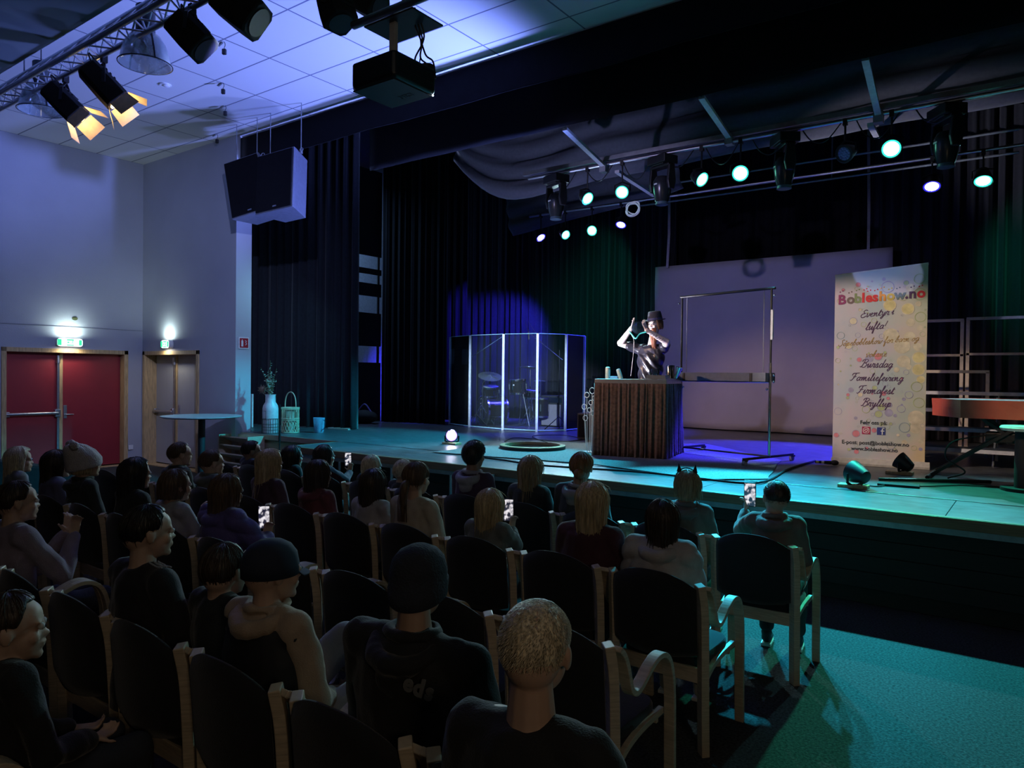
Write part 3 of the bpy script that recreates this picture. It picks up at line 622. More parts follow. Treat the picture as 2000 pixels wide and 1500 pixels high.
def moving_head(px, py, label, rz):
    q = Y(RA, px, py); r = thing('moving_head_lamp', q, label, 'lamp', rz)
    b = MB(); b.box((0, 0, .36), (.34, .26, .12)); b.box((0, 0, .30), (.22, .2, .03)); b.build('base', black, r, bevel=.012)
    b = MB()
    for s in (-1, 1): b.prism([(-.05, .28), (.05, .28), (.075, .05), (.05, -.06), (-.05, -.06), (-.075, .05)], s * .17 - .022, s * .17 + .022, 0)
    b.box((0, 0, .275), (.36, .13, .04)); b.build('yoke', black, r, bevel=.012)
    MB().lathe([(.02, .15), (.09, .135), (.125, .07), (.13, 0), (.12, -.09), (.10, -.17), (.085, -.215), (.0, -.215)], n=24).build('head', mat('glossy_black', (.02, .022, .025), .25), r, smooth=True)
    MB().lathe([(.085, -.21), (.09, -.25), (.078, -.255), (.0, -.25)], n=24).build('lens_barrel', mat('bluish_lens_rim', (.06, .10, .13), .4), r, smooth=True)
    MB().box((0, -.127, .02), (.06, .006, .02)).build('badge', mat('pale_badge', (.6, .6, .6), .5), r)
    MB().cyl((0, 0, .42), (0, 0, 4.95 - q.z), .015, n=8).build('clamp', steel, r); return r
moving_head(1086, 397, 'moving head lamp hanging at the left end of the front bar', -.35)
moving_head(1293, 365, 'largest moving head lamp, right of the two round green lamps', -.35)
moving_head(1532, 330, 'dark moving head lamp with greenish edges, third from left', -.9)
moving_head(1848, 283, 'dark moving head lamp at the far right above the blue lamp', -.9)
# floor lamps
par(FLOODW + V((0, 0, .13)), V((-1.0, 0, 2.4)), .085, lensw, ringw, 'bright white floor lamp on a wooden block near the drum screen', foot=S, name='floor_lamp')
q = Z(S, 1667, 952); par(q + V((0, 0, .15)), V((-3.8, 9.2, 1.6)), .095, lenso, black, 'unlit black floor lamp at the stage edge in front of the banner', foot=S, name='floor_lamp')
q = Z(S, 1757, 926); par(q + V((0, 0, .15)), V((-3.9, 9.6, 2.6)), .085, lenso, black, 'unlit black floor lamp tilted up beside the foot of the banner', foot=S, name='floor_lamp')
# ------------------------------------------------------------------ things on the stage
teal = mat('pale_teal_plastic', (.45, .62, .58), .4)
# performer's table with pleated velvet skirt
ang = radians(11.5); TH = 1.01
tb = thing('draped_table', (-4.326, 8.776, S), 'tall square table hung with a pleated brown velvet skirt', 'table', ang)
w2 = .46
MB().box((-.13, 0, TH - .02), (.66, .90, .022)).build('table_top', teal, tb, bevel=.004)
b = MB()
for s in (-1, 1): b.box((0, s * w2, TH - .04), (2 * w2, .02, .06)); b.box((s * w2, 0, TH - .04), (.02, 2 * w2, .06))
b.build('top_frame', alu, tb, bevel=.003)
for sx in (-1, 1):
    for sy in (-1, 1): MB().cyl((sx * .42, sy * .42, 0), (sx * .42, sy * .42, TH - .05), .018, n=10).build('leg', alu, tb)
b = MB(); b.box((.33, -.02, TH + .0), (.24, .84, .008)); b.box((.21, -.02, TH + .02), (.008, .84, .05)); b.box((.445, -.02, TH + .02), (.008, .84, .05)); b.box((.33, -.44, TH + .02), (.24, .008, .05)); b.box((.33, .40, TH + .02), (.24, .008, .05))
b.build('side_tray', alu, tb)
per = [(-w2, -w2), (w2, -w2), (w2, w2), (-w2, w2)]; R = []
n = 420
for j in range(13):
    v = j / 12; row = []
    for i in range(n):
        d = i / n * 4; k = int(d); u = d - k; a, c = V((*per[k], 0)), V((*per[(k + 1) % 4], 0)); t = (c - a).normalized(); nr = V((t.y, -t.x, 0)); p = a.lerp(c, u)
        ph = d * 78 + 9 * noise.noise(V((d * 4, 0, 1))); am = .006 + .022 * abs(noise.noise(V((d * 9, 2, 2)))); off = .018 + (am * sin(ph + .5 * sin(v * 4 + d * 9)) + .007 * sin(1.63 * ph + 2)) * (1.15 - .5 * v) + .02 * (1 - v) + .006 * noise.noise(V((d * 20, v * 5, 3)))
        z = .012 + (TH - .075) * v; row.append(p * 1 + nr * off + V((0, 0, z)))
    R.append(row)
MB().rings(R, True, False).build('velvet_skirt', mat('brown_velvet', (.10, .055, .040), .75, var=.35, scale=30, sheen=.7, bump=.4, bscale=120, spec=.2), tb, smooth=2, recalc=False, solid=.004)
TZ = S + TH + .003
def tpos(px, py, z=TZ - .012):
    return Z(z, px, py)
def on_table(px, y): q = Y(y, px, 736); return V((q.x, q.y, TZ - .012))
def can(name, loc, r_, h, m_, label, cat, lean=0, cap_=None):
    o = thing(name, loc, label, cat); o.rotation_euler = (0, lean, 0)
    MB().lathe([(0, 0), (r_, 0), (r_, h * .96), (r_ * .92, h), (0, h)], n=20).build('body', m_, o, smooth=True)
    if cap_: MB().lathe([(r_ * .95, h), (r_ * .95, h + .02), (r_ * .6, h + .03), (0, h + .03)], n=20).build('lid', cap_, o, smooth=True)
    return o
can('drink_can', on_table(1187, 8.6), .033, .13, mat('pale_can', (.5, .62, .6), .3), 'pale can with lid standing at the left of the table top', 'can', 0, mat('white_plastic', ()))
can('spray_bottle', on_table(1213, 8.62), .030, .11, mat('pale_can', ()), 'pale bottle leaning over on the table beside the blue sponge', 'bottle', -.35, mat('white_plastic', ()))
o = MB().box(on_table(1200, 8.6) + V((0, 0, .018)), (.11, .07, .035), rz=.3).build('sponge', mat('blue_sponge', (.25, .5, .75), .9), bevel=.01); tag(o, 'small light blue sponge between the can and the leaning bottle', 'sponge')
o = thing('glass_goblet', on_table(1278, 8.45), 'round clear glass goblet on the table in front of the performer', 'glass')
gl = glassmat('clear_glass', (.75, .85, .95)); MB().lathe([(.045, 0), (.012, .008), (.010, .03), (.045, .045), (.066, .08), (.060, .12), (.052, .135), (.049, .135), (.057, .118), (.062, .08), (.04, .05), (0, .042)], n=24).build('bowl', gl, o, smooth=True)
p = on_table(1309, 8.75); can('metal_cup', p + V((0, 0, .015)), .055, .17, mat('dark_chrome', (.25, .25, .3), .2, 1), 'tall dark metal cup at the right end of the table', 'cup')
p = on_table(1322, 8.75)
o = thing('metal_cone', p + V((-.01, 0, .015)), 'slim shiny metal cone leaning right beside the dark metal cup', 'cone'); o.rotation_euler = (0, .3, 0)
MB().lathe([(.012, 0), (.045, .15), (.042, .15), (.008, .01)], n=20).build('cone', chrome, o, smooth=True); MB().cyl((-.02, 0, .0), (-.02, 0, .15), .01).build('rod', chrome, o)
# bubble wands: rack of rings left of the table
o = thing('bubble_wand_stand', Y(8.5, 1157, 820) * 1, 'stand of ringed bubble wands beside the left edge of the velvet table', 'wand stand'); o.location.z = S
for i, (dx, zz, rr) in enumerate(((-.06, .78, .035), (.02, .84, .04), (-.10, .62, .035), (.0, .68, .03), (-.08, .47, .035), (.03, .54, .03), (-.02, .58, .03), (.05, .74, .03))):
    b = MB(); b.tube(arc((dx, -.05, zz), rr, 0, 2 * pi, 20, 'xz'), .005, 5); b.cyl((dx * .7, -.05, .0 + .05 * (i % 3)), (dx, -.05, zz - rr), .004, n=5); b.build('wand', white, o, smooth=True)
b = MB(); b.cyl((0, 0, 0), (0, 0, .75), .012); b.cyl((0, 0, 0), (0, 0, .02), .12); b.build('stand', steel, o, smooth=True)
o = thing('black_speaker_box', Y(10.3, 1158, 833) * 1, 'small black speaker box behind the bubble wands', 'loudspeaker'); o.location.z = S
MB().box((0, 0, .22), (.42, .3, .42)).build('cabinet', mat('black_tolex', (.02, .02, .02), .6), o, bevel=.01); MB().box((0, -.155, .22), (.36, .012, .36)).build('grille', mat('speaker_grille', ()), o)
# stage carpet piece under the table
q = [Z(S, 845, 884), Z(S, 1160, 908), Z(S, 1380, 938), Z(S, 1500, 936), Z(S, 1525, 900), Z(S, 1380, 868), Z(S, 985, 866)]
b = MB(); R = []
import itertools
c0 = sum(q, V()) / len(q); ring = []
for i in range(len(q)):
    for k in range(10):
        p = q[i].lerp(q[(i + 1) % len(q)], k / 10); ring.append(p + V((.03 * noise.noise(p * 3), .03 * noise.noise(p * 3 + V((5, 0, 0))), .004)))
o = MB().rings([ring, [p + V((0, 0, .006)) for p in ring]], True, True).build('stage_rug', mat('grey_rug', (.20, .19, .18), .95, var=.4, scale=60, bump=.6, bscale=150)); tag(o, 'thin grey rug spread over the stage under the velvet table and garment rack', 'rug')
# hoop lying on the rug
q = Z(S, 1040, 877); o = thing('wooden_hoop', V((q.x, q.y, S + .014)), 'large low wooden ring lying on the rug left of the velvet table', 'ring')
ro = .46; MB().lathe([(ro, 0), (ro, .045), (ro - .07, .05), (ro - .075, .01), (ro - .02, 0), (ro, 0)], n=64).build('rim', mat('hoop_wood', (.42, .28, .14), .35, aniso=(2, 2, 20), scale=4), o, smooth=True)
MB().lathe([(ro + .003, 0), (ro + .003, .035), (ro - .002, .035), (ro - .002, 0)], n=64).build('outer_band', blackm, o, smooth=True)
MB().lathe([(0, .004), (ro - .03, .004)], n=48).build('water_tray', mat('dark_tray', (.03, .03, .03), .15), o)
o = MB().tube(spline([Z(S + .012, 985, 862), Z(S + .012, 1010, 855), Z(S + .012, 1090, 862), Z(S + .012, 1135, 858), Z(S + .012, 1100, 850), Z(S + .012, 1040, 852), Z(S + .012, 1080, 868)], 8), .006, 6).build('floor_cable', rubber, smooth=True); tag(o, 'thin dark cable looping on the stage behind the wooden ring', 'cable')
# edge cable along the stage front
o = MB().tube(spline([Z(S + .012, 940, 893), Z(S + .012, 985, 899), Z(S + .012, 1060, 909), Z(S + .012, 1250, 922), Z(S + .012, 1360, 934), Z(S + .012, 1480, 943), Z(S + .012, 1540, 916), Z(S + .012, 1592, 900)], 8), .012, 6).build('microphone_cable', rubber, smooth=True); tag(o, 'black cable snaking along the stage front to the microphone', 'cable')
# handheld microphone on the floor
a = Z(S + .035, 1592, 902); c = Z(S + .035, 1633, 904); d = (c - a).normalized(); o = thing('microphone', a, 'handheld microphone lying on the stage at the left foot of the banner', 'microphone', math.atan2(d.y, d.x))
L = .26; MB().tube([(0, 0, 0), (L * .68, 0, 0)], [.014, .022], 14).build('handle', black, o, smooth=True); MB().ell((L * .83, 0, 0), (.045, .032, .032)).build('head', mat('mesh_head', (.03, .03, .035), .6, .4), o, smooth=True)
MB().cyl((.01, 0, 0), (.04, 0, 0), .0165).build('band', mat('yellow_band', (.7, .7, .2), .5), o); MB().cyl((.07, 0, 0), (.10, 0, 0), .0185).build('ring', white, o)
# garment rack
A_, B_ = V((-3.96, 9.3, S)), V((-2.66, 8.93, S)); ra = math.atan2(B_.y - A_.y, B_.x - A_.x); W_ = (B_ - A_).length
rk = thing('rolling_garment_rack', A_, 'tall wheeled garment rack with black upper frame and metal trough', 'rack', ra); HT = 2.12
for x in (0, W_):
    MB().cyl((x, 0, .08), (x, 0, 1.22 if x else 1.0), .017, n=12).build('lower_post', chrome, rk, smooth=True); MB().cyl((x, 0, 1.0), (x, 0, HT), .013, n=12).build('upper_post', black, rk, smooth=True)
    MB().box((x, 0, .08), (.03, 1.05, .028)).build('base_bar', black, rk, bevel=.003)
    for s in (-.5, .5):
        b = MB(); b.cyl((x - .018, s, .034), (x + .018, s, .034), .034, n=18); b.build('wheel', mat('wheel_grey', (.3, .3, .32), .5), rk, smooth=True); MB().box((x, s + .01, .062), (.05, .05, .02)).build('caster_fork', black, rk)
MB().cyl((0, 0, .085), (W_, 0, .085), .012, n=10).build('bottom_bar', black, rk, smooth=True); MB().cyl((-.03, 0, HT), (W_ + .05, 0, HT), .016, n=12).build('top_bar', black, rk, smooth=True)
MB().cyl((0, 0, .985), (W_, 0, .985), .012, n=10).build('middle_bar', chrome, rk, smooth=True)
b = MB(); b.box((W_ / 2, 0, .995), (W_, .20, .006)); 
for s in (-1, 1): b.box((W_ / 2, s * .10, 1.045), (W_, .006, .105))
for x in (.01, W_ - .01): b.box((x, 0, 1.045), (.006, .2, .105))
b.build('trough', mat('dull_trough', (.15, .17, .24), .35, .4), rk); 
for x in (.13, W_ - .2): MB().box((x, -.106, 1.04), (.035, .01, .10)).build('trough_bracket', black, rk)
for x in (.085, W_ - .10): MB().cyl((x, 0, 1.1), (x, 0, HT), .005, n=6).build('hanging_cord', mat('cord_grey', (.2, .2, .25), .7), rk)
MB().box((W_ + .02, -.01, 1.68), (.03, .02, .36)).build('clear_holder', mat('pale_beam', ()), rk)
for x, z in ((-.04, HT - .09), (W_ + .05, HT - .09), (W_ + .06, 1.07), (W_ + .06, .99), (-.05 + .1, .9), (W_ - .03, .9)): MB().ell((x, -.02, z), .016, 10, 8).build('knob', chrome, rk, smooth=True)

# drum screen: five acrylic panels joined by metal strips
bp = [Z(S, *p) for p in ((877, 832), (917, 837), (982, 841), (1048, 841), (1104, 836), (1141, 833))]
bp = [V((-9.55, 11.05, S)), V((-8.98, 10.80, S)), V((-8.20, 10.78, S)), V((-7.55, 11.05, S)), V((-7.25, 11.6, S)), V((-7.10, 12.2, S))]
pxs = (877, 917, 982, 1048.5, 1104, 1141); ys_ = (11.25, 10.95, 10.85, 10.95, 11.45, 12.1)
bp = [Y(y, px, 830) for px, y in zip(pxs, ys_)]
ds = thing('drum_screen', (bp[2].x, bp[2].y, S), 'folding screen of five clear acrylic panels around the drum kit', 'screen'); O_ = V((bp[2].x, bp[2].y, 0)); HS = 1.80
scr = glassmat('acrylic_panel', (.75, .92, 1), .96)
for i in range(5):
    a, c = bp[i] - O_, bp[i + 1] - O_; a.z = c.z = 0; t = (c - a).normalized(); nr = V((-t.y, t.x, 0)) * .004; a1, c1 = a + t * .02, c - t * .02
    MB().prism([((a1 + nr).x, (a1 + nr).y), ((c1 + nr).x, (c1 + nr).y), ((c1 - nr).x, (c1 - nr).y), ((a1 - nr).x, (a1 - nr).y)], .03, HS, 2).build('acrylic_panel', scr, ds)
    b = MB(); b.tube([a1 + V((0, 0, HS)), c1 + V((0, 0, HS))], .006, 6); b.build('top_edge', mat('acrylic_edge', (.35, .65, .75), .25), ds)
    b = MB(); b.tube([a1 + V((0, 0, .025)), c1 + V((0, 0, .025))], .012, 6); b.build('bottom_edge', mat('acrylic_edge', ()), ds)
edge = mat('frosted_strip', (.60, .72, .85), .35)
for i in range(6):
    p = bp[i] - O_; MB().box((p.x, p.y, HS / 2), (.045, .045, HS) if 0 < i < 5 else (.02, .02, HS), rz=.4).build('hinge_strip', edge, ds, bevel=.004)
# drum kit
DK = V((-8.55, 12.0, S))
dk_b = mat('black_drum_shell', (.02, .018, .018), .2); skin_ = mat('drum_head', (.65, .68, .7), .5); cym = mat('bronze_cymbal', (.55, .62, .62), .25, .8)
def drum(loc, r_, h, label, rot=(0, 0, 0), legs=0, front=None, name='drum', lug=8):
    o = thing(name, loc, label, 'drum'); o.rotation_euler = rot
    MB().lathe([(r_, 0), (r_, h)], n=32, cap=True).build('shell', dk_b, o, smooth=True)
    for z in (0, h): MB().lathe([(r_ + .004, z - .02), (r_ + .012, z - .02), (r_ + .012, z + .015), (r_ + .004, z + .015)], n=32).build('hoop', chrome, o, smooth=True)
    MB().lathe([(0, h + .006), (r_ - .01, h + .006), (r_, h)], n=32).build('top_head', front or skin_, o, smooth=True)
    b = MB()
    for k in range(lug): a = 2 * pi * (k + .5) / lug; b.cyl((r_ * 1.03 * cos(a), r_ * 1.03 * sin(a), .02), (r_ * 1.03 * cos(a), r_ * 1.03 * sin(a), h - .02), .006, n=6); b.box((r_ * 1.03 * cos(a), r_ * 1.03 * sin(a), h / 2), (.022, .022, h * .4), rz=a)
    b.build('lugs', chrome, o)
    for k in range(legs): a = 2 * pi * k / legs; MB().cyl((r_ * 1.05 * cos(a), r_ * 1.05 * sin(a), h * .5), (r_ * 1.05 * cos(a), r_ * 1.05 * sin(a), -loc[2] + S), .008, n=6).build('leg', chrome, o)
    return o
q = Y(11.7, 960, 800)
bd = drum(V((q.x + .08, 11.95, S + .31)), .30, .42, 'black bass drum with round port facing the audience', (pi / 2, 0, radians(-28)), front=mat('black_head', (.02, .02, .022), .3))
MB().lathe([(.12, .425), (.125, .445), (.138, .445), (.14, .425)], (0, -.06, 0), n=24).build('port_ring', chrome, bd, smooth=True)
for s in (-1, 1):
    MB().tube([V((s * .24, -.10, .25)), V((s * .36, -.28, .36))], .009, 6).build('spur', chrome, bd)
q = Y(11.7, 960, 742); drum(V((q.x - .02, 11.7, S + .62)), .17, .17, 'low black tom with pale head just above the bass drum', (.15, .1, 0), 3, name='tom_drum', lug=6)
q = Y(11.6, 1012, 768); t_ = drum(V((q.x, 11.6, q.z)), .16, .26, 'black rack tom with round white badge above the bass drum', (.05, -.05, 0), 0, name='tom_drum', lug=6)
MB().ell((.02, -.163, .17), (.018, .004, .018)).build('badge', white, t_)
MB().cyl((.05, .1, 0), (.05, .25, -(q.z - S)), .014, n=8).build('stand', chrome, t_)
q = Y(12.1, 1035, 790); drum(V((q.x, 12.1, S + .58)), .18, .14, 'snare drum on a chrome stand between the rack tom and the screen', (0, .1, 0), 3, name='snare_drum')
q = Y(12.3, 1060, 790); drum(V((q.x, 12.3, S + .2)), .2, .36, 'black floor tom at the right side of the drum kit', (0, 0, 0), 3, name='tom_drum')
def cymbal(px, py, y, r_, tilt, label, legx=0, boom=None):
    q = Y(y, px, py); o = thing('cymbal_stand', (q.x, q.y, S), label, 'cymbal'); hz = q.z - S
    c_ = MB().lathe([(0, .025), (.03, .022), (.045, .008), (r_, -.012), (r_, -.014), (.045, .004), (0, .018)], n=36).build('cymbal', cym, o, smooth=True); c_.location = (0, 0, hz); c_.rotation_euler = tilt
    MB().cyl((0, 0, hz - .02), (0, 0, hz + .05), .006, n=6).build('wing_nut', chrome, o)
    if boom: MB().tube([(0, 0, hz), (boom, .05, hz - .14)], .009, 8).build('boom_arm', chrome, o); lx = boom
    else: lx = 0
    zz = hz - .14 if boom else hz
    b = MB(); b.cyl((lx, .05 if boom else 0, .12), (lx, .05 if boom else 0, zz), .011, n=8); b.build('upright', chrome, o, smooth=True)
    for k in range(3): a = 2 * pi * k / 3 + .4; MB().tube([(lx, 0, .42), (lx + .3 * cos(a), .3 * sin(a), .01)], .008, 6).build('leg', chrome, o)
    b = MB(); b.ell((lx, 0, zz * .62), .02, 8, 6); b.ell((lx, 0, .45), .022, 8, 6); b.build('wing_bolt', chrome, o)
    return o
cymbal(957, 734, 11.45, .24, (.25, .32, 0), 'large cymbal tilted toward the audience at the left of the drum kit', boom=-.22)
cymbal(1036, 717, 12.2, .23, (-.1, 0, 0), 'level cymbal at the right above the rack tom')
cymbal(1052, 743, 12.5, .17, (0, 0, 0), 'pair of small hi-hat cymbals seen behind the screen strip')
def mic_boom(p0, p1, base, label, hook=False):
    o = thing('microphone_stand', (base.x, base.y, S), label, 'microphone stand'); O = V((base.x, base.y, S)); k_ = (p0 - O) * .35 + (p1 - O) * .65; k_.x, k_.y = 0, 0
    MB().cyl((0, 0, .05), (0, 0, k_.z), .010, n=8).build('upright', black, o); MB().tube([p0 - O, p1 - O], .008, 8).build('boom_arm', chrome, o)
    for k in range(3): a = 2 * pi * k / 3; MB().tube([(0, 0, .25), (.3 * cos(a), .3 * sin(a), .01)], .008, 6).build('leg', black, o)
    MB().tube([p0 - O + V((0, 0, .02)), p0 - O + V((.02, -.02, -.13))], .014, 8).build('microphone', black, o)
    if hook: MB().tube(spline([p0 - O, p0 - O + V((-.08, 0, .2)), p0 - O + V((-.02, 0, .22)), p1 * .4 + p0 * .6 - O], 6), .005, 5).build('cable', rubber, o)
mic_boom(Y(11.3, 984, 656), Y(11.3, 920, 698), Y(11.3, 930, 835), 'boom microphone stand reaching right over the drum kit behind the screen')
mic_boom(Y(11.7, 1033, 650), Y(11.7, 1099, 703), Y(11.7, 1091, 835), 'boom microphone stand reaching left from behind the guitar amplifier', True)
o = thing('guitar_amplifier', Y(12.4, 1085, 835) * 1, 'grey fronted guitar amplifier behind the right side of the drum screen', 'amplifier'); o.location.z = S
MB().box((0, 0, .32), (.52, .3, .62)).build('cabinet', mat('black_tolex', ()), o, bevel=.012); MB().box((-.01, -.155, .24), (.46, .012, .42)).build('grille', mat('grey_grille_cloth', (.26, .22, .24), .8, scale=60), o); MB().box((0, -.155, .54), (.48, .012, .1)).build('control_panel', mat('dark_chrome', ()), o)
o = thing('amplifier_case', Y(12.9, 897, 832) * 1, 'blue-lit box standing behind the leftmost screen panel', 'box'); o.location.z = S
MB().box((0, 0, .33), (.42, .3, .66)).build('box', mat('plain_grey_box', (.12, .12, .14), .6), o, bevel=.01)
o = MB().box(Z(S, 1112, 836) + V((0, 0, .045)), (.20, .14, .09), rz=.2).build('stage_box', mat('grey_box', (.3, .28, .28), .6), bevel=.006); tag(o, 'small metal cable box at the right foot of the drum screen', 'box')

# roll-up banner
A_, B_ = Y(9.44, 1622, 905), Y(9.60, 1812, 917); A_.z = B_.z = S; ra = math.atan2(B_.y - A_.y, B_.x - A_.x); BW, BH = .98, 2.33
bn = thing('rollup_banner', A_ + V((.02, 0, 0)), 'tall roll-up banner with pastel bubbles advertising a bubble show', 'banner', ra)
b = MB(); b.prism([(-.07, .0), (.07, 0), (.075, .02), (.05, .075), (-.03, .085), (-.075, .03)], -.01, BW + .05, 0); b.build('base_cassette', mat('pale_metal', (.6, .55, .5), .35, .3), bn, bevel=.004)
MB().box((BW / 2, 0, BH + .0), (BW + .01, .02, .03), rot=(0, -.092, 0)).build('top_rail', mat('pale_metal', ()), bn, bevel=.004); MB().cyl((BW / 2, .03, .05), (BW / 2, .03, BH), .01).build('support_pole', alu, bn)
bm_ = bpy.data.materials.new('banner_print'); bm_.use_nodes = True; nt = bm_.node_tree; N_, L_ = nt.nodes, nt.links; p_ = N_['Principled BSDF']; p_.inputs['Roughness'].default_value = .6
tc = N_.new('ShaderNodeTexCoord'); n1 = N_.new('ShaderNodeTexNoise'); n1.inputs['Scale'].default_value = 1.7; n1.inputs['Detail'].default_value = 5; L_.new(tc.outputs['Object'], n1.inputs['Vector'])
cr = N_.new('ShaderNodeValToRGB'); E_ = cr.color_ramp.elements; E_[0].position = .3; E_[0].color = (.33, .38, .52, 1); E_[1].position = .72; E_[1].color = (.62, .42, .30, 1)
for ps_, cc in ((.42, (.34, .42, .44, 1)), (.52, (.50, .46, .44, 1)), (.60, (.58, .42, .46, 1))): e = cr.color_ramp.elements.new(ps_); e.color = cc
L_.new(n1.outputs[0], cr.inputs[0])
sx = N_.new('ShaderNodeSeparateXYZ'); L_.new(tc.outputs['Object'], sx.inputs[0]); g_ = N_.new('ShaderNodeValToRGB'); g_.color_ramp.elements[0].color = (.52, .42, .52, 1); g_.color_ramp.elements[1].color = (.62, .50, .22, 1); g_.color_ramp.elements[1].position = 1
e = g_.color_ramp.elements.new(.5); e.color = (.42, .46, .50, 1); L_.new(sx.outputs[0], g_.inputs[0])
mx = N_.new('ShaderNodeMix'); mx.data_type = 'RGBA'; mx.inputs[0].default_value = .5; L_.new(cr.outputs[0], mx.inputs[6]); L_.new(g_.outputs[0], mx.inputs[7]); L_.new(mx.outputs[2], p_.inputs['Base Color'])
R = [[V((BW * i / 12, -.012, .07 + (BH - .07 + .09 * (i / 12 - .5)) * j / 12)) for i in range(13)] for j in range(13)]
SHEET = R
FY = -.0138
bub = [mat('bubble_' + n_, c_, .6, var=.18, scale=14) for n_, c_ in (('gold', (.62, .50, .24)), ('sand', (.60, .50, .36)), ('rose', (.62, .20, .24)), ('olive', (.40, .42, .22)), ('lilac', (.34, .30, .42)), ('slate', (.24, .28, .32)))]
b = MB(); rnd = random.Random(4); b.cur = 6
b.rings(SHEET, False, False); b.rings([[p + V((0, .003, 0)) for p in r_][::-1] for r_ in SHEET], False, False)
def disc(x, z, r_, mi, ring=False, y=FY):
    b.cur = mi; n = 22
    if ring: b.rings([[V((x + k * r_ * cos(2 * pi * i / n), y + dy, z + k * r_ * sin(2 * pi * i / n))) for i in range(n)] for k, dy in ((1, 0), (1, .002), (.86, .002), (.86, 0), (1, 0))], cap=False)
    else: b.rings([[V((x + k * r_ * cos(2 * pi * i / n), y + dy, z + k * r_ * sin(2 * pi * i / n))) for i in range(n)] for k, dy in ((1, .002), (1, 0))])
sp = []
for k in range(320):
    right = k < 150; x = 1 - abs(rnd.gauss(0, .15)) if right else (abs(rnd.gauss(0, .11)) if k < 105 else rnd.random()); r_ = rnd.choice((.03, .045, .06, .07, .085) if right else (.012, .02, .03, .045)); x = min(max(x * BW, r_ + .01), BW - r_ - .01)
    z = rnd.uniform(.12 + r_, BH - .06 - r_)
    if any((x - a) ** 2 + (z - c) ** 2 < (r_ + d) ** 2 * .7 for a, c, d in sp): continue
    sp.append((x, z, r_)); y = FY + .012 - .0004 * len(sp) * .1
    if rnd.random() < .55: disc(x, z, r_, rnd.choice((0, 1, 1, 1) if right else (1, 2, 3, 4)), False, FY + .0002); disc(x, z, r_, 1 if right else 4, True, FY - .0008)
    else: disc(x, z, r_, rnd.choice((5, 3, 4)), True, FY - .0008)
b.build('printed_sheet', bub + [bm_], bn, recalc=False)
# lettering
def bM(x, z, y=FY - .001, sl=0): return frame_M((x, y, z), (1, 0, sl), (0, 0, 1))
pxs_z = lambda py: (A_.z, )[0] * 0 + 2.33 * (910 - py) / (910 - 527)      # height on the banner of a photograph row near its middle
def bz(py, px=1715): 
    f = (px - 1622) / 190; top = 538 - 22 * f; bot = 905 + 10 * f; return BH * (bot - py) / (bot - top)
cols = ['purple', 'brown', 'blue', 'olive', 'red', 'red', 'red', 'orange', 'gold', 'slate', 'ink', 'ink', 'red']
pal = {'purple': (.25, .03, .12), 'brown': (.16, .10, .10), 'blue': (.20, .30, .42), 'olive': (.22, .26, .12), 'red': (.62, .03, .04), 'orange': (.65, .25, .05), 'gold': (.55, .38, .08), 'slate': (.14, .18, .20), 'ink': (.10, .04, .10)}
xs = .035
adv = [.105, .085, .08, .04, .075, .07, .08, .085, .085, .115, .035, .085, .08]
for ch_, cc, ad in zip('Bobleshow.no', ['purple', 'brown', 'olive', 'red', 'red', 'red', 'orange', 'gold', 'slate', 'ink', 'ink', 'red'], [.10, .084, .084, .042, .078, .07, .084, .086, .112, .040, .086, .08]):
    z = 2.33 * .832 + xs * .06
    text_mesh('title_letter', ch_, .155, bM(xs, z), mat('ink_' + cc, pal[cc], .5), bn, bold=.006, align='LEFT')
    if ch_ != '.':
        b = MB()
        for k in range(2): b.ell((xs + .022 + .03 * k, FY, z + .145 + .012 * (k % 2) + (.0 if ch_ in 'Bblh' else -.02)), (.008, .002, .008), 10, 6)
        b.build('title_bubbles', mat('ink_' + cc, ()), bn)
    xs += ad * .965
